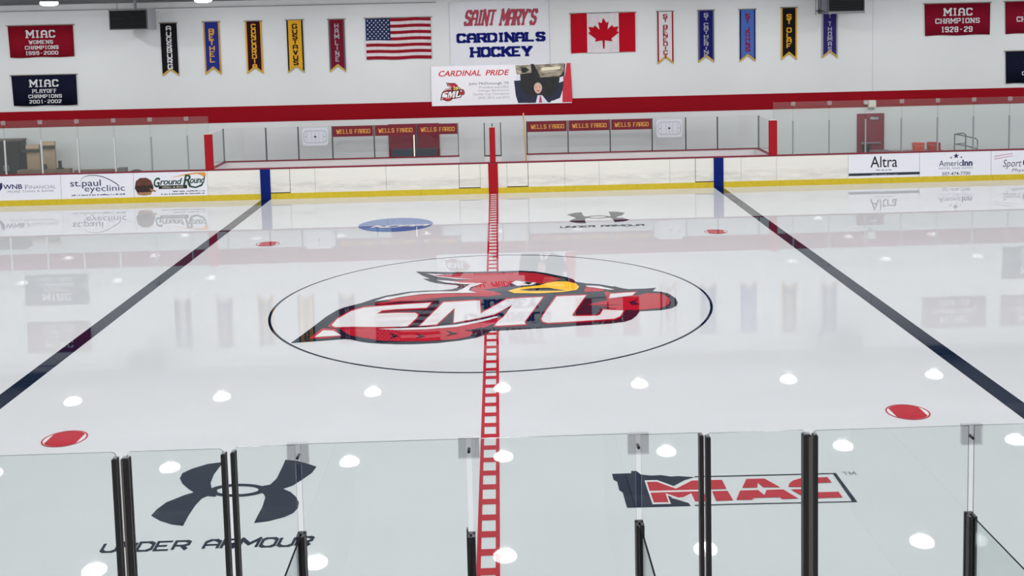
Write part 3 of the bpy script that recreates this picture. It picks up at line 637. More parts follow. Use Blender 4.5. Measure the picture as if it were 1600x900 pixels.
# ------------------------------------------------------------------ team benches behind the far boards
YBK = 16.81
WHB = mat('bench_wall_white', (222, 218, 222), .5)
def bench_side(name, x0, x1, label, posts, endx, sign_x, board_x, thin=()):
    t = thing(name, label, 'bench enclosure')
    box('low_wall', x0, x1, YBK, YBK+.1, 0, 1.05, WHB, t)
    box('wall_cap', x0-.01, x1+.01, YBK-.015, YBK+.115, 1.05, 1.085, CAPRED, t)
    if endx is not None:
        s = 1 if endx > 0 else -1
        box('low_wall', endx-.05, endx+.05, FB+.15, YBK, 0, 1.05, WHB, t)
        box('wall_cap', endx-.06, endx+.06, FB+.15, YBK, 1.05, 1.085, CAPRED, t)
        side_glass(endx, FB+.15, YBK-.02, 1.085, 2.26, t, GLASS2)
    for a, b in zip(posts, posts[1:]): glass_panel(a+.012, b-.012, YBK+.05, 1.085, 2.28, t, m=GLASS2)
    for p in posts:
        wd = .012 if p in thin else .02
        box('post', p-wd, p+wd, YBK+.02, YBK+.08, 1.085, 2.28, DKPOST, t)
    # bench seat
    box('seat', x0+.4, x1-.3, YBK-.5, YBK-.15, .42, .46, mat('seat_wood', (150, 110, 70), .6), t)
    xx = x0+.8
    while xx < x1-.4: box('leg', xx-.03, xx+.03, YBK-.45, YBK-.2, -.01, .42, DKPOST, t); xx += 1.9
    # maroon sponsor boards on the glass
    for a, b, lab in sign_x:
        sg = box('sponsor_sign', a, b, YBK+.004, YBK+.016, 1.885, 2.275, mat('maroon', (112, 18, 38), .6), None)
        tag(sg, lab, 'sign', 'maroon sponsor signs on the bench glass')
        letters('WELLS FARGO', a+.12, b-.1, 1.985, 2.155, lambda x, z: (x, YBK+.002, z), mat('gold_ink', (222, 158, 70), .5), sg, tv=1.2, th=.75, serif=.45, ww=1.05, gap=1.5)
    return t
LP = [-9.8, -8.262, -7.09, -5.85, -4.33, -2.78, -1.26]; RP = [1.26, 2.77, 4.32, 5.87, 7.115, 8.287, 9.82]
bench_side('team_bench', -9.82, -1.24, 'left team bench enclosure with low white wall and glass', LP, -9.76, [(-5.82, -4.36, 'maroon sign with gold letters, farthest left, beside the rink diagram'), (-4.29, -2.82, 'maroon sign with gold letters, in the middle of the left three, above the door'), (-2.75, -1.28, 'maroon sign with gold letters, nearest the red centre post on its left')], None, thin=(-1.26,))
bench_side('team_bench', 1.24, 9.82, 'right team bench enclosure with low white wall and glass', RP, 9.77, [(1.28, 2.73, 'maroon sign with gold letters, right beside the leaning wooden board'), (2.80, 4.29, 'maroon sign with gold letters, in the middle of the right three'), (4.36, 5.84, 'maroon sign with gold letters, farthest right, beside the rink diagram')], None)
ct = thing('bench_divider', 'short divider of white wall and glass between the two benches', 'divider')
box('low_wall', -.31, .31, YBK, YBK+.1, 0, 1.03, WHB, ct); box('wall_cap', -.32, .32, YBK-.015, YBK+.115, 1.03, 1.062, mat('cap_dark', (60, 56, 60), .5), ct)
box('low_wall', -.05, .05, FB+.15, YBK, 0, 1.03, WHB, ct)
for x in (-.3, .3): box('post', x-.018, x+.018, YBK+.02, YBK+.08, 1.06, 2.26, DKPOST, ct)
glass_panel(-.28, .28, YBK+.05, 1.065, 2.24, ct, m=GLASS2)
side_glass(0, FB+.15, YBK, 1.04, 2.25, ct, GLASS2)
for s, lab in ((-1, 'white rink diagram board on the left bench glass'), (1, 'white rink diagram board on the right bench glass')):
    x0, x1, z0, z1 = (-6.93, -6.0, 1.585, 2.235) if s < 0 else (6.03, 6.97, 1.565, 2.235)
    dg = thing('diagram_board', lab, 'whiteboard', group='rink diagram boards')
    def rrect(x0, x1, z0, z1, r):
        P = []
        for cx, cz, a in ((x1-r, z1-r, 0), (x0+r, z1-r, PI/2), (x0+r, z0+r, PI), (x1-r, z0+r, 1.5*PI)):
            P += [(cx+r*math.cos(a+i*PI/12), cz+r*math.sin(a+i*PI/12)) for i in range(7)]
        return P
    bm = bmesh.new(); bm_prism(bm, rrect(x0, x1, z0, z1, .1), lambda x, z: (x, YBK+.006, z), lambda x, z: (x, YBK+.016, z)); bmesh.ops.recalc_face_normals(bm, faces=bm.faces[:]); finish('board', bm, mat('whiteboard', (204, 206, 214), .3), dg)
    bm = bmesh.new(); o_ = rrect(x0+.05, x1-.05, z0+.1, z1-.1, .14); i_ = rrect(x0+.062, x1-.062, z0+.112, z1-.112, .13)
    for i in range(len(o_)):
        j = (i+1) % len(o_); bm.faces.new([bm.verts.new((q[0], YBK+.004, q[1])) for q in (o_[i], o_[j], i_[j], i_[i])])
    finish('outline', bm, mat('diagram_ink', (120, 124, 150), .6), dg)
    bm = bmesh.new(); cx = (x0+x1)/2; cz = (z0+z1)/2; hh = (z1-z0)/2-.11
    for dx_ in (-.13, 0, .13, -.3, .3): bm_flat(bm, [(cx+dx_-.004, cz-hh), (cx+dx_+.004, cz-hh), (cx+dx_+.004, cz+hh), (cx+dx_-.004, cz+hh)], lambda x, z: (x, YBK+.003, z))
    finish('line', bm, mat('diagram_line', (150, 150, 175), .6), dg)
    bm = bmesh.new()
    for dx_, r_ in ((0, .045), (-.34, .018), (.34, .018)): bm_flat(bm, [(cx+dx_+r_*math.cos(2*PI*k/12), cz+r_*.8*math.sin(2*PI*k/12)) for k in range(12)], lambda x, z: (x, YBK+.001, z))
    finish('mark', bm, mat('diagram_dark', (50, 50, 70), .6), dg)

bm = bmesh.new(); q = [(1.115, 2.61), (1.165, 2.61), (1.265, .0), (1.205, .0)]
bm_prism(bm, q, lambda x, z: (x, 16.55, z), lambda x, z: (x, 16.64, z)); bmesh.ops.recalc_face_normals(bm, faces=bm.faces[:])
tag(finish('wooden_board', bm, mat('bare_timber', (205, 168, 122), .6, noise=.25, nscale=6, stretch=(4, 4, .5))), 'long bare timber board standing upright beside the right bench', 'board')

# ------------------------------------------------------------------ doors on the far wall
DRED = mat('door_red', (122, 24, 44), .5); STEEL = mat('steel_plate', (110, 112, 118), .35, metal=.7)
def door(n, x0, x1, ztop, leaves):
    d = bpy.data.objects.new('door_%d' % n, None); C.objects.link(d); d['kind'] = 'structure'
    bm = bmesh.new(); yy = YW-.05
    bm_box(bm, x0-.06, x0, yy, YW, 0, ztop+.06); bm_box(bm, x1, x1+.06, yy, YW, 0, ztop+.06); bm_box(bm, x0, x1, yy, YW, ztop, ztop+.06)
    finish('door_frame', bm, DRED, d); return d
d1 = door(1, -3.86, -2.07, 2.13, 2)
for a, b in ((-3.86, -2.985), (-2.95, -2.07)):
    lf = box('door_leaf', a, b, YW-.04, YW, .02, 2.13, DRED, d1)
    box('kick_plate', a+.02, b-.02, YW-.045, YW-.04, .1, 1.26, mat('kick_steel', (84, 90, 98), .4, metal=.3), lf)
box('daylight_gap', -2.985, -2.95, YW-.03, YW-.02, .02, 2.13, mat('daylight', (255, 246, 226), .5, emit=2.5), d1, label='strip of daylight between the two door leaves')
d2 = door(2, 13.93, 14.84, 2.09, 1)
lf = box('door_leaf', 13.93, 14.84, YW-.04, YW, .02, 2.09, DRED, d2)
box('door_closer', 14.36, 14.66, YW-.1, YW-.04, 1.93, 2.02, mat('closer', (180, 180, 184), .4, metal=.5), lf); box('closer_arm', 14.5, 14.8, YW-.12, YW-.1, 2.0, 2.02, STEEL, lf)
box('push_bar', 14.0, 14.76, YW-.12, YW-.06, 1.0, 1.06, mat('push_bar', (150, 140, 146), .4, metal=.5), lf, bevel=.01); box('window_plate', 14.05, 14.4, YW-.045, YW-.04, .62, .95, mat('door_dark', (40, 22, 30), .4), lf)
em = thing('emergency_light', 'white emergency light box on the stripe above the right door', 'light')
box('housing', 14.27, 14.56, YW-.14, YW, 2.38, 2.66, mat('ivory', (212, 206, 196), .5), em, bevel=.02); box('lamp_head', 14.12, 14.26, YW-.12, YW, 2.5, 2.63, mat('ivory2', (190, 180, 176), .5), em, bevel=.02); box('mounting_plate', 14.3, 14.5, YW-.03, YW, 2.3, 2.38, ALU, em)

# ================================================================== BANNERS
YBN = YW-.035
def fb(d): return lambda x, z: (x, YBN-d, z)
def rodd(x0, x1, z, parent):
    bm = bmesh.new(); bm_tube(bm, [(x0, YBN+.0, z), (x1, YBN, z)], .018); finish('rod', bm, mat('rod_grey', (120, 112, 100), .5), parent)
GOLD = mat('gold_fringe', (196, 160, 60), .7, noise=.3, nscale=40)
def pennant(cx, zt, word, ground, ink, border, label, fringe=True, wid=.6, tilt=0):
    t = thing('pennant', label, 'pennant', group='college pennants on the far wall')
    h = 1.98; hw = wid/2; nt = .24
    def sh(g, top=0, bot=0):
        return [(cx-hw+g, zt-h+bot+g*.6), (cx-hw+g, zt-top), (cx+hw-g, zt-top), (cx+hw-g, zt-h+bot+g*.6), (cx, zt-h+nt+bot)]
    def wave(x, z): return .008*math.sin((x-cx)*9+z*1.3)
    bm = bmesh.new(); bm_prism(bm, sh(0), lambda x, z: (x, YBN-.004, z), lambda x, z: (x, YBN+.006, z)); bmesh.ops.recalc_face_normals(bm, faces=bm.faces[:])
    finish('border', bm, border, t)
    bm = bmesh.new(); bm_flat(bm, sh(.055, .0, .09), fb(.007)); finish('cloth', bm, ground, t)
    n = len(word.replace(' ', ''))+(.55 if ' ' in word else 0)
    Ht = {'AUGSBURG': 1.62, 'BETHEL': 1.26, 'CONCORDIA': 1.66, 'GUSTAVUS': 1.55, 'HAMLINE': 1.42, 'ST BENEDICT': 1.66, 'ST CATHERINE': 1.68, 'ST JOHNS': 1.44, 'ST OLAF': 1.28, 'ST THOMAS': 1.62}[word]
    top = {'BETHEL': .25, 'GUSTAVUS': .14, 'HAMLINE': .16, 'ST OLAF': .24, 'ST JOHNS': .16}.get(word, .1)
    letters(word, cx-.105, cx+.105, zt-top-Ht, zt-top, fb(.010), ink, t, vertical=True, tv=1.25, th=1.25, gap=1.6)
    if fringe:
        bm = bmesh.new(); e = .075
        bm_flat(bm, [(cx-hw, zt-h), (cx, zt-h+nt), (cx+hw, zt-h), (cx+hw, zt-h+e), (cx, zt-h+nt+e), (cx-hw, zt-h+e)], fb(.009)); finish('fringe', bm, GOLD, t)
    rodd(cx-hw-.04, cx+hw+.04, zt+.0, t)
def cl(n, c): return mat('cloth_'+n, tuple(v*.9 for v in c), .85, noise=.12, nscale=3, stretch=(2, 1, .6), spec=.2)
K = cl('black', (24, 22, 26)); Wc = cl('white', (226, 224, 228)); RB = cl('royal', (38, 50, 138)); GO = cl('gold', (232, 172, 44)); MR = cl('maroon', (116, 24, 46)); DM = cl('dark_maroon', (46, 16, 30)); GR = cl('silver', (168, 168, 176)); NV = cl('navy', (28, 28, 104)); SB = cl('sky', (74, 108, 184)); PU = cl('purple', (50, 40, 110)); GD = cl('dark_gold', (206, 158, 60)); RD = cl('red', (160, 22, 40))
pennant(-11.93, 6.17, 'AUGSBURG', K, Wc, K, 'black pennant with white letters and gold fringe')
pennant(-10.35, 6.18, 'BETHEL', RB, GO, GD, 'blue pennant with gold border and gold letters')
pennant(-8.80, 6.17, 'CONCORDIA', DM, GO, GO, 'very dark maroon pennant with gold border and gold letters')
pennant(-7.27, 6.18, 'GUSTAVUS', GO, K, K, 'gold pennant with black border and black letters')
pennant(-5.72, 6.17, 'HAMLINE', MR, GR, cl('grey', (110, 100, 108)), 'maroon pennant with grey letters, beside the stars and stripes')
pennant(6.58, 6.19, 'ST BENEDICT', Wc, RD, RD, 'white pennant with red border and red letters')
pennant(8.12, 6.2, 'ST CATHERINE', NV, GR, cl('slate', (96, 104, 122)), 'navy pennant with grey border and grey letters, between the white and light blue ones')
pennant(9.69, 6.2, 'ST JOHNS', SB, cl('brick', (140, 24, 54)), cl('navy_edge', (34, 34, 84)), 'light blue pennant with dark red letters')
pennant(11.26, 6.23, 'ST OLAF', K, GO, GO, 'black pennant with gold border and gold letters')
pennant(12.81, 6.26, 'ST THOMAS', PU, GR, GR, 'purple pennant with grey border, partly behind the right heater')

def rect_banner(xl, yt, xr, yb, ground, rows, label, rod=True):
    x0, x1, z0, z1 = rpx(xl, yt, xr, yb, YBN)
    t = thing('champions_banner', label, 'banner', group='conference champions banners')
    bm = bmesh.new(); nx = 14
    top = [bm.verts.new((x0+(x1-x0)*i/nx, YBN+.0+.004*math.sin(i*1.7), z1)) for i in range(nx+1)]
    low = [bm.verts.new((x0+.03*(i == 0)+(x1-x0)*i/nx, YBN-.006+.012*math.sin(i*1.1+xl), z0+.012*math.sin(i*.8+xl))) for i in range(nx+1)]
    for i in range(nx): bm.faces.new([top[i], low[i], low[i+1], top[i+1]])
    o = finish('cloth', bm, ground, t, smooth=True); sm = o.modifiers.new('thick', 'SOLIDIFY'); sm.thickness = .006; sm.offset = 1
    W = x1-x0; H = z1-z0
    for s, a, b, c, d in rows: letters(s, x0+a*W, x0+b*W, z0+c*H, z0+d*H, fb(.03), Wc, t, tv=1.25, th=1.0, serif=.6, gap=2.0, ww=1.0)
    rodd(x0-.06, x1+.06, z1+.0, t); return t
CR = cl('cardinal', (142, 14, 36)); CN = cl('midnight', (16, 20, 44)); CRW = cl('crimson', (134, 12, 40))
R4 = lambda a, b, c, d: [(a, .27, .73, .60, .86), (b, .31, .69, .41, .54), (c, .25, .77, .24, .37), (d, .26, .76, .07, .20)]
rect_banner(15, 40.5, 116.5, 90.5, CR, R4('MIAC', 'WOMENS', 'CHAMPIONS', '1999-2000'), 'dark red banner reading WOMENS CHAMPIONS 1999-2000')
rect_banner(20.5, 118, 121.5, 166, CN, R4('MIAC', 'PLAYOFF', 'CHAMPIONS', '2001-2002'), 'navy banner reading PLAYOFF CHAMPIONS 2001-2002')
rect_banner(1444, 6, 1546.5, 56, CRW, [('MIAC', .28, .73, .60, .86), ('CHAMPIONS', .16, .84, .36, .54), ('1928-29', .26, .73, .09, .28)], 'dark red banner reading CHAMPIONS 1928-29')
rect_banner(1570, 2.5, 1672, 53, CRW, [('MIAC', .28, .73, .60, .86), ('CHAMPIONS', .17, .83, .36, .54), ('1', .29, .33, .09, .28)], 'dark red banner cut off by the right edge, above the navy one')
rect_banner(1570.5, 80, 1672, 130.5, CN, [('MIAC', .28, .73, .60, .86), ('PLAYOFF', .31, .69, .41, .54), ('CHAMPIONS', .25, .77, .24, .37), ('1', .29, .33, .07, .2)], 'navy banner cut off by the right edge, below the red one')

# --- flags
def wavy(x, z): return .012*math.sin(x*6.0+z*1.5)+.006*math.sin(z*9+x)
def bm_grid(bm, x0, x1, z0, z1, nx, off, sag=0):
    P = [[bm.verts.new((x0+(x1-x0)*i/nx, YBN-off+wavy(x0+(x1-x0)*i/nx, z), z+.012*math.sin((x0+(x1-x0)*i/nx)*4))) for i in range(nx+1)] for z in (z0, z1)]
    for i in range(nx): bm.faces.new([P[0][i], P[0][i+1], P[1][i+1], P[1][i]])
FRED = cl('flag_red', (150, 22, 40)); FWH = cl('flag_white', (222, 216, 220)); FBL = cl('flag_blue', (26, 44, 88)); FCR = cl('flag_scarlet', (184, 12, 34))
x0, x1, z0, z1 = rpx(573, 29, 674.5, 93.5, YBN)
t = thing('striped_flag', 'American flag with stars and stripes hung on the wall', 'flag'); hs = (z1-z0)/13
cw = (611.5-573)/(674.5-573)*(x1-x0)
for i in range(13):
    bm = bmesh.new(); bm_grid(bm, x0+(cw if i < 7 else 0), x1, z1-(i+1)*hs, z1-i*hs, 16, .014); finish('stripe', bm, FRED if i % 2 == 0 else FWH, t)
bm = bmesh.new(); bm_grid(bm, x0, x0+cw, z1-7*hs, z1, 8, .014); cn = finish('canton', bm, FBL, t)
sb = None
for r_ in range(9):
    for c_ in range(6 if r_ % 2 == 0 else 5):
        sx_ = x0+cw*(1+2*c_+(r_ % 2))/12; sz = z1-7*hs*(r_+1)/10
        bm = bmesh.new(); bm_flat(bm, [((.04 if k % 2 == 0 else .017)*math.sin(PI*k/5), (.04 if k % 2 == 0 else .017)*math.cos(PI*k/5)) for k in range(10)], lambda x, z: (x, 0, z))
        if sb is None: sb = finish('star', bm, FWH, cn); o = sb
        else: bm.free(); o = sb.copy(); C.objects.link(o)
        o.location = (sx_, YBN-.024+wavy(sx_, sz), sz)
rodd(x0-.06, x1+.05, z1+.005, t)
x0, x1, z0, z1 = rpx(892.5, 21.5, 993, 83.3, YBN)
t = thing('maple_leaf_flag', 'Canadian flag with red maple leaf hung on the wall', 'flag'); W = x1-x0
for a, b, m in ((0, .252, FCR), (.252, .745, FWH), (.745, 1, FCR)):
    bm = bmesh.new(); bm_grid(bm, x0+a*W, x0+b*W, z0, z1, 6, .014); finish('field', bm, m, t)
leaf = [(0, 1), (.12, .78), (.22, .83), (.16, .48), (.36, .68), (.40, .58), (.62, .61), (.55, .40), (.64, .34), (.32, .06), (.36, -.06), (.05, -.01), (.03, -.38)]
lf = leaf+[(-a, b) for a, b in leaf[::-1][:-1]]
cx, cz = (onY(943, 56, YBN)[0], (onY(943, 28, YBN)[1]*.28+onY(943, 76, YBN)[1]*1.0)/1.28)
hz = (onY(943, 28, YBN)[1]-onY(943, 76, YBN)[1])/1.38; cz = onY(943, 28, YBN)[1]-hz
bm = bmesh.new(); bm_flat(bm, [(cx+a*hz*1.13*.62/.64, cz+b*hz) for a, b in lf], lambda x, z: (x, YBN-.022+wavy(x, z), z)); finish('maple_leaf', bm, FCR, t)
rodd(x0-.06, x1+.05, z1+.005, t)

# --- team name banner
x0, x1, z0, z1 = rpx(704.5, 3, 859, 104, YBN); z1 = 6.72
t = thing('team_banner', 'large white vinyl banner with one red and two navy lines of lettering', 'banner')
box('sheet', x0, x1, YBN+.003, YBN+.009, z0, z1, mat('vinyl_grey', (206, 207, 213), .5, noise=.06, nscale=1.2, bump=.4), t)
for gx in (x0+.08, (x0+x1)/2, x1-.08):
    for gz in (z0+.08, z1-.08):
        bm = bmesh.new(); bm_flat(bm, [(gx+.02*math.cos(2*PI*k/10), gz+.02*math.sin(2*PI*k/10)) for k in range(10)], fb(.007)); finish('grommet', bm, ALU, t)
BRD = mat('ink_brick', (158, 40, 62), .6); BNV = mat('ink_royal_dark', (2, 14, 92), .7); SHD = mat('ink_shadow', (46, 42, 70), .6)
def RB_(xl, yt, xr, yb): return rpx(xl, yt, xr, yb, YBN)
for dx_, mm, dd in ((-.018, SHD, .008), (0, BRD, .011)):
    for s, r_ in (('SAINT', (724, 14, 777, 42.5)), ("MARY'S", (779.5, 12.6, 843, 41))):
        q = RB_(*r_); letters(s, q[0]+dx_, q[1]+dx_, q[2]-.0+dx_*.3, q[3]+dx_*.3, fb(dd), mm, t, shear=.22, tv=1.35, th=.95, serif=.4, gap=1.2, ww=.95)
q = RB_(713, 51, 853, 69); letters('CARDINALS', *q, fb(.008), BNV, t, tv=1.9, th=1.6, serif=.45, gap=1.5, ww=1.2)
q = RB_(734, 73, 832.5, 90.6); letters('HOCKEY', *q, fb(.008), BNV, t, tv=1.9, th=1.6, serif=.45, gap=1.5, ww=1.2)

# --- pride banner
x0, x1, z0, z1 = rpx(675, 104, 893.5, 166, YBN)
t = thing('pride_banner', 'wide white banner with a photo of a man lifting a trophy', 'banner')
box('sheet', x0, x1, YBN-.012, YBN+.0, z0, z1, mat('vinyl_white', (226, 224, 230), .5), t)
PD = .014
def pp(*pts): return [onY(670+p[0]/5.295, p[1]/5.295, YBN) for p in pts]
def pl(name, m, d, *pts):
    bm = bmesh.new(); bm_flat(bm, pp(*pts), fb(PD+d)); return finish(name, bm, m, t)
font_text('CARDINAL', *RB_(685.5, 110.8, 751.5, 119.8), fb(PD), mat('ink_red', (196, 34, 40), .6), t, shear=.25, offset=.02)
font_text('PRIDE', *RB_(758.5, 109.4, 796, 118), fb(PD), mat('ink_red', (196, 34, 40), .6), t, shear=.25, offset=.02)
font_text("John McDonough '75", *RB_(732.5, 128.8, 794.8, 134), fb(PD), mat('ink_charcoal', (40, 38, 48), .6), t)
for s, a, yt, yb in (('President and CEO,', 749, 134.5, 139), ('Chicago Blackhawks', 747, 140.2, 144), ('Stanley Cup Champions', 739.5, 145.6, 150), ('2010, 2013, and 2015', 747.5, 151, 155.3)):
    font_text(s, *RB_(a, yt, 795.5, yb), fb(PD), mat('ink_midgrey', (150, 150, 158), .6), t)
PK = mat('print_dark', (34, 34, 36), .6, noise=.5, nscale=5); PN = mat('print_navy', (26, 34, 58), .6)
pl('photo_ground', PK, 0, (750, 540), (1130, 525), (1115, 690), (1095, 760), (1040, 830), (780, 850), (740, 700))
pl('red_border', mat('print_red', (192, 34, 52), .6), .001, (1140, 522), (1172, 521), (1190, 845), (1105, 846), (1108, 700), (1125, 620))
pl('trophy', mat('print_bronze', (186, 174, 154), .5, noise=.85, nscale=3, stretch=(1, 1, 3)), .002, (715, 540), (1122, 524), (1115, 590), (1080, 632), (920, 640), (860, 600), (760, 612), (745, 640), (722, 600))
pl('arm', PN, .003, (705, 668), (758, 662), (765, 720), (790, 770), (880, 800), (875, 850), (740, 852), (720, 790)); pl('arm', PN, .003, (1070, 680), (1118, 668), (1108, 740), (1085, 810), (985, 846), (960, 800), (1010, 795), (1060, 750))
pl('trophy_shadow', PK, .0025, (842, 530), (868, 529), (905, 600), (925, 640), (850, 600)); pl('trophy_shadow', PK, .0025, (762, 560), (800, 556), (830, 575), (800, 600), (770, 604)); pl('trophy_glint', mat('print_glint', (224, 214, 190), .5), .0028, (930, 560), (1090, 548), (1085, 572), (935, 585))
SK = mat('print_skin', (212, 166, 152), .6); PW = mat('print_shirt', (216, 214, 226), .6)
pl('suit', PN, .004, (820, 852), (850, 795), (895, 780), (940, 785), (990, 800), (1010, 846)); pl('shirt', PW, .005, (885, 850), (900, 788), (938, 788), (985, 846)); pl('tie', mat('print_tie', (170, 60, 80), .6), .006, (912, 850), (918, 795), (928, 795), (938, 848))
pl('cuff', PW, .004, (722, 620), (755, 612), (758, 664), (720, 668)); pl('cuff', PW, .004, (1082, 640), (1112, 630), (1114, 670), (1078, 684))
hx, hz_ = onY(670+903/5.295, 728/5.295, YBN)
bm = bmesh.new(); bm_flat(bm, [(hx+.155*math.cos(2*PI*k/20), hz_+.01+.2*math.sin(2*PI*k/20)) for k in range(20)], fb(PD+.0052)); finish('hair', bm, mat('print_hair', (176, 168, 162), .6), t)
bm = bmesh.new(); bm_flat(bm, [(hx+.135*math.cos(2*PI*k/20), hz_-.02+.19*math.sin(2*PI*k/20)) for k in range(20)], fb(PD+.006)); finish('face', bm, SK, t)
bm = bmesh.new()
for dx_, dz_, a, b in ((-.07, .04, .025, .012), (.07, .04, .025, .012), (0, -.10, .06, .018)): bm_flat(bm, [(hx+dx_+a*math.cos(2*PI*k/10), hz_+dz_+b*math.sin(2*PI*k/10)) for k in range(10)], fb(PD+.008))
finish('facial_feature', bm, mat('print_feature', (110, 60, 56), .6), t)
bx0, bx1, bz0, bz1 = RB_(688, 129, 726.5, 158.5)
EX = [onI(*p) for p in S_SIL]; ex0 = min(p[0] for p in EX); ex1 = max(p[0] for p in EX); ey0 = min(p[1] for p in EX); ey1 = max(p[1] for p in EX)
def small(px, py):
    q = onI(px, py); return (bx0+(q[0]-ex0)/(ex1-ex0)*(bx1-bx0), bz0+(q[1]-ey0)/(ey1-ey0)*(bz1-bz0))
emblem(t, small, (mat('e_dark', (40, 30, 36), .6), mat('e_red', (180, 30, 44), .6), mat('e_white', (230, 228, 230), .6), mat('e_yel', (226, 200, 70), .6)), lambda k: fb(PD+.0008*k), 'bird_emblem')

# ================================================================== HEATERS
def heater(x0, x1, z0, z1, label, pipe_x, side):
    t = thing('unit_heater', label, 'heater'); y0, y1 = 16.45, 17.3
    bm = bmesh.new(); bm_box(bm, x0, x1, y0+.06, y1, z0, z1); finish('casing', bm, mat('heater_grey', (122, 126, 130), .45, metal=.3), t)
    fr = .035; DK = mat('heater_black', (22, 24, 26), .4)
    for a, b, c, d in ((x0, x1, z0, z0+fr), (x0, x1, z1-fr, z1), (x0, x0+fr, z0+fr, z1-fr), (x1-fr, x1, z0+fr, z1-fr)):
        box('face_frame', a, b, y0, y0+.06, c, d, mat('heater_frame', (60, 64, 66), .4), t)
    box('grille_back', x0+fr, x1-fr, y0+.045, y0+.06, z0+fr, z1-fr, DK, t)
    n = 9; h = (z1-z0-2*fr)/n
    for i in range(n):
        bm = bmesh.new(); za = z0+fr+h*i
        vs = [bm.verts.new(p) for p in ((x0+fr, y0+.005, za), (x1-fr, y0+.005, za), (x1-fr, y0+.045, za+h*.8), (x0+fr, y0+.045, za+h*.8))]; bm.faces.new(vs)
        o = finish('louvre', bm, DK, t); o.modifiers.new('s', 'SOLIDIFY').thickness = .006
    for px_ in pipe_x:
        bm = bmesh.new(); bm_tube(bm, [(px_, y0+.45, z1), (px_, y0+.45, ZC)], .05 if px_ == pipe_x[0] else .012); finish('hanger', bm, mat('pipe_grey', (110, 116, 118), .4, metal=.4), t)
    return t
ht = heater(-13.55, -12.2, 5.95, 6.66, 'black louvred unit heater hanging at upper left before the wall', (-12.75, -13.4), 1)
box('side_shield', -12.2, -12.17, 16.5, 17.35, 5.93, 6.7, mat('shield', (150, 154, 158), .5), ht)
ht = heater(12.27, 13.6, 5.95, 6.8, 'black louvred unit heater hanging at upper right over the purple pennant', (12.9, 13.4), -1)
bm = bmesh.new(); bm_box(bm, 12.27, 13.6, 16.43, 16.46, 5.95, 6.04); finish('lower_lip', bm, mat('lip', (110, 112, 116), .5), ht)
bm = bmesh.new(); bm_tube(bm, [(11.86, 16.6, 5.93), (11.86, 16.6, 7.3)], .015)
bm_tube(bm, [(11.86, 16.6, 6.05), (12.0, 16.6, 6.12), (12.2, 16.6, 6.02)], .02); bm_tube(bm, [(12.05, 16.6, 6.0), (12.05, 16.6, 6.5), (12.1, 16.6, 7.3)], .02)
finish('gas_pipe', bm, mat('pipe_dark', (46, 54, 56), .4), ht)
box('burner_box', 12.05, 12.27, 16.6, 17.0, 5.96, 6.5, mat('burner', (96, 100, 104), .5), ht); box('valve', 11.95, 12.06, 16.55, 16.68, 6.0, 6.12, BLACK, ht)

# ================================================================== CLUTTER BEHIND THE BOARDS
YS = 17.2
t = thing('metal_cabinet', 'dark grey metal cabinet behind the glass at the far left', 'cabinet')
GM = mat('gunmetal', (40, 38, 38), .5, noise=.2)
box('body', -18.3, -17.32, YS, YS+.6, .06, 1.98, GM, t, bevel=.01); box('top', -18.32, -17.3, YS-.01, YS+.61, 1.98, 2.03, mat('cab_top', (90, 84, 80), .5), t)
for a, b in ((-18.28, -17.83), (-17.81, -17.34)):
    dd = box('door', a, b, YS-.02, YS, .1, 1.94, GM, t); box('handle', b-.09 if a < -18 else a+.06, b-.06 if a < -18 else a+.09, YS-.04, YS-.02, .9, 1.1, ALU, dd)
box('base', -18.28, -17.34, YS+.02, YS+.58, -.01, .06, BLACK, t)
TAN = mat('tan_board', (172, 150, 126), .7, noise=.15)
def tallbox(x0, x1, z1, lab, strapx0, strapz):
    t = thing('tan_carton', lab, 'carton'); box('body', x0, x1, YS+.1, YS+.2, -.01, z1, TAN, t, bevel=.008)
    box('flap', x0-.0, x1, YS+.06, YS+.1, z1-.14, z1+.0, mat('tan_light', (184, 160, 138), .7), t)
    box('strap', strapx0, x1+.01, YS+.04, YS+.1, strapz-.04, strapz+.04, mat('strap_green', (54, 62, 54), .6), t)
tallbox(-17.12, -16.65, 1.82, 'shorter tan upright carton beside the dark cabinet', -17.28, 1.6); tallbox(-16.52, -16.08, 1.93, 'taller tan upright carton, second from the dark cabinet', -16.54, 1.72)
t = thing('timber_stack', 'low stack of brown planks behind the glass at far left', 'lumber'); BR = mat('plank_brown', (130, 112, 96), .7, noise=.25, nscale=3)
for i in range(6):
    box('plank', -17.4+.1*(i % 2), -15.3-.06*(i % 3), YS-.35, YS-.05, -.01+i*.16, .145+i*.16, BR, t)
for i in range(6):
    box('plank', -15.25, -13.75-.08*(i % 2), YS-.35, YS-.05, -.01+i*.15, .135+i*.15, mat('plank_red', (128, 98, 90), .7, noise=.25), t)
tag(box('grey_crate', -13.72, -13.42, YS-.3, YS, -.01, .93, mat('crate_grey', (112, 112, 112), .6), bevel=.01), 'small grey crate at the right end of the plank stack', 'crate')
bm = bmesh.new(); bm_lathe(bm, [(.13, .95), (.13, .98), (.06, 1.0), (.06, 1.22), (.065, 1.24)], -15.8, YS-.2, 14)
tag(finish('green_bottle', bm, mat('bottle_green', (28, 46, 40), .4)), 'dark green bottle standing on the plank stack', 'bottle')
bm = bmesh.new(); bm_lathe(bm, [(.07, .95), (.08, 1.0), (.07, 1.1), (.04, 1.14)], -16.35, YS-.2, 12)
tag(finish('dark_jug', bm, mat('jug_dark', (58, 50, 46), .5)), 'small dark jug before the taller tan carton', 'jug')
bm = bmesh.new(); bm_lathe(bm, [(.2, -.01), (.23, .5), (.24, .74), (.2, .79), (.1, .83), (.02, .84)], -13.1, YS-.1, 18)
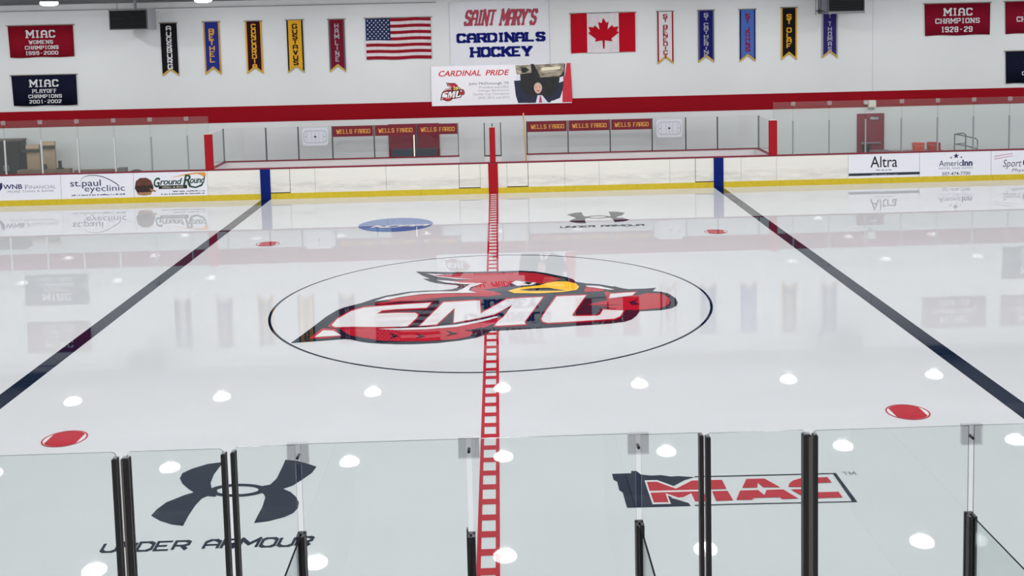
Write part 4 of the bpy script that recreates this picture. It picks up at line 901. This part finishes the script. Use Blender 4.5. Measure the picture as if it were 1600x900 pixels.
tag(finish('trash_can', bm, mat('can_black', (40, 40, 44), .4)), 'black domed bin showing just above the boards left of the bench', 'bin')
bm = bmesh.new(); bm_lathe(bm, [(.05, -.01), (.05, .88), (.07, .93), (.05, .98)], -10.3, YS-.1, 12)
tag(finish('short_pole', bm, mat('pole_white', (216, 216, 220), .4)), 'short white pole top beside the left bench', 'pole')
# right side
TB = thing('folding_table', 'long low grey table behind the boards right of the door', 'table')
box('table_top', 15.0, 16.9, YS-.1, YS+.5, .72, .765, mat('table_grey', (140, 120, 124), .5), TB, bevel=.006)
for x in (15.1, 16.8):
    for y in (YS-.04, YS+.44): box('leg', x-.02, x+.02, y-.02, y+.02, -.01, .72, DKPOST, TB)
def bucket(cx, r, z1, lab, m):
    t = thing('orange_bucket', lab, 'bucket', group='orange buckets')
    bm = bmesh.new(); bm_lathe(bm, [(r*.86, .767), (r*.98, z1-.02), (r, z1-.02), (r, z1), (r*.92, z1), (r*.8, .79)], cx, YS+.1, 20); finish('shell', bm, m, t)
    bm = bmesh.new(); bm_tube(bm, [(cx+r*math.cos(a), YS+.1-r*1.02*math.sin(a), z1-.03-.06*math.sin(a)) for a in [PI*i/12 for i in range(13)]], .006, 6); finish('handle', bm, ALU, t)
bucket(15.95, .235, 1.06, 'bigger orange bucket on the table, nearer the red door', mat('orange', (214, 78, 46), .4)); bucket(16.46, .19, 1.07, 'smaller darker orange bucket, middle of the row', mat('orange_dark', (186, 52, 38), .4))
bm = bmesh.new(); bm_lathe(bm, [(.05, .767), (.05, 1.02), (.035, 1.06)], 16.75, YS+.1, 12); tag(finish('red_bottle', bm, mat('bottle_red', (176, 60, 56), .4)), 'slim red bottle right of the orange buckets', 'bottle')
tag(box('folded_mat', 14.15, 14.85, YS-.3, YS+.3, .74, .82, mat('mat_grey', (120, 112, 118), .7), bevel=.02), 'grey folded mat just above the boards by the red door', 'mat')
tag(box('bench_box', 14.1, 14.9, YS-.3, YS+.3, -.01, .74, mat('box_grey', (110, 106, 110), .7), bevel=.02), 'grey box under the folded mat by the red door', 'box')
t = thing('handrail', 'grey tubular handrail with sloping top behind the right boards', 'railing'); TM = mat('tube_grey', (104, 108, 112), .4, metal=.4)
def tube(n, pts, r=.022): bm = bmesh.new(); bm_tube(bm, pts, r); return finish(n, bm, TM, t)
tube('post', [(17.28, YS, 0), (17.28, YS, 1.37)]); tube('post', [(17.70, YS, 0), (17.70, YS, 1.34)]); tube('post', [(18.14, YS, 0), (18.15, YS, 1.12), (18.08, YS, 1.19)])
tube('top_rail', [(17.28, YS, 1.37), (17.45, YS, 1.34), (18.08, YS, 1.19)]); tube('top_rail', [(17.28, YS, 1.37), (17.6, YS, 1.40), (17.7, YS, 1.34)]); tube('mid_rail', [(17.28, YS, 1.0), (17.70, YS, .93), (18.12, YS, .80)]); tube('mid_rail', [(17.36, YS, 1.0), (17.70, YS, 1.02)], .016)

# ================================================================== NEAR SIDE
nb = thing('dasher_boards', 'white rink boards along the near side below the glass', 'rink boards')
x = -RX
while x < RX-.1:
    box('board_panel', x+.004, x+2.496, YN-.06, YN, .19, 1.0, BOARD, nb); box('kick_plate', x+.003, x+2.497, YN-.05, YN+.012, 0, .19, YEL, nb); x += 2.5
box('cap_rail', -RX, RX, YN-.14, YN+.02, 1.0, 1.045, CAPRED, nb, bevel=.006)
NG = YN-.05; ZT = 2.885; ZB = 1.045
rg_near = thing('rink_glass', 'clear rink glass on the near boards with black posts, nearest the viewer', 'glass')
def npanel(x0, x1, label, rad=(0, 0), ztop=ZT, par=None):
    return glass_panel(x0, x1, NG, ZB, ztop, par or rg_near, 'glass_panel', rad=rad)
def gate(label): return thing('glass_gate', label, 'gate')
g1 = gate('narrow glass gate between black posts, over the left half of the near crossed arc emblem')
g2 = gate('narrow glass gate between black posts, over the middle of the red lettered mark')
npanel(-4.85, -2.53, '', (0, .035), 2.885)
npanel(-2.455, -1.775, '', (.035, .035), par=g1)
npanel(-1.705, -1.272, '', (.035, 0), 2.895)
npanel(-1.232, -.06, '', (0, 0), 2.9)
npanel(-.02, 1.15, '', (0, 0), 2.9)
npanel(1.19, 1.62, '', (0, 0), 2.89)
npanel(1.668, 2.37, '', (.02, .02), par=g2)
npanel(2.435, 3.56, '', (.02, 0), 2.88)
npanel(3.60, 5.9, '', (0, 0), 2.88)
def stanchion(x0, x1, z1, par, strip=None):
    bm = bmesh.new(); bm_box(bm, x0, x1, NG-.03, NG-.008, ZB, z1); bm_box(bm, x0, x1, NG+.008, NG+.03, ZB, z1); bm_box(bm, x0, x0+.006, NG-.008, NG+.008, ZB, z1)
    t = finish('post', bm, BLACK, par)
    if strip:
        bm = bmesh.new(); bm_box(bm, strip[0], strip[1], NG-.034, NG-.03, ZB, z1-.01); finish('pale_side_strip', bm, mat('pale_side_grey', (92, 84, 82), .5), t, label='grey strip painted as the lighter side face of the post')  # lighter look of the post's side face, painted as a grey strip
    bm = bmesh.new(); bm_box(bm, x0+.006, x1-.004, NG-.02, NG+.02, z1, z1+.008); finish('end_cap', bm, mat('cap_metal', (110, 110, 112), .4), t)
stanchion(-2.555, -2.52, 2.84, rg_near); stanchion(-2.49, -2.435, 2.84, g1, (-2.49, -2.475))
stanchion(-1.79, -1.758, 2.85, g1); stanchion(-1.722, -1.69, 2.86, rg_near)
stanchion(1.605, 1.636, 2.875, rg_near); stanchion(1.652, 1.686, 2.86, g2)
stanchion(2.352, 2.408, 2.855, g2, (2.39, 2.408)); stanchion(2.426, 2.458, 2.85, rg_near)
def divider(x, z1, label, pw=.03, glass=True, left=True):
    t = thing('divider_glass', label, 'glass divider')
    bm = bmesh.new()
    bm_box(bm, x-pw, x-pw+.02, NG-.06, NG-.008, ZB, z1); bm_box(bm, x+pw-.024, x+pw, NG-.06, NG-.008, ZB, z1); bm_box(bm, x-pw, x+pw, NG+.008, NG+.03, ZB, z1); bm_box(bm, x-.012, x+.012, NG-.011, NG+.008, ZB, z1)
    finish('short_post', bm, BLACK, t)
    bm = bmesh.new(); bm_box(bm, x-pw+.022, x+pw-.026, NG-.05, NG-.012, ZB, z1-.02); finish('post_insert', bm, mat('insert_grey', (128, 138, 136), .4), t)
    if glass:
        side_glass(x, -17.2, NG-.065, ZB, z1+.0, t, GLASS, .013, mat('black_edge', (10, 14, 14), .8))
    return t
divider(-1.25, 2.245, 'short black post and side glass below the right tip of the near crossed arc emblem')
dv = divider(-.04, 2.20, 'short black post just left of the red centre line', glass=True)
box('side_channel', -.072, -.06, NG-.04, NG-.008, ZB, 2.25, mat('channel_grey', (70, 74, 76), .4), dv)
divider(1.17, 2.245, 'short black post and side glass below the navy end of the red mark')
divider(3.575, 2.225, 'short black post and side glass at the lower right corner')
for x, z1 in ((-1.252, 2.90), (-.04, 2.905), (1.17, 2.895), (3.58, 2.885)):
    c = box('clip', x-.075, x+.075, NG-.018, NG-.008, z1-.145, z1+.003, CLIP, rg_near, label='clear square clip with a bolt')
    box('rear_plate', x-.075, x+.075, NG+.008, NG+.018, z1-.145, z1+.003, CLIP, c)
    box('top_edge', x-.075, x+.075, NG-.018, NG+.018, z1+.003, z1+.007, mat('clip_edge', (150, 152, 156), .3), c)
    bm = bmesh.new(); bm_tube(bm, [(x, NG-.032, z1-.09), (x, NG+.03, z1-.09)], .011); finish('bolt', bm, BLACK, c)
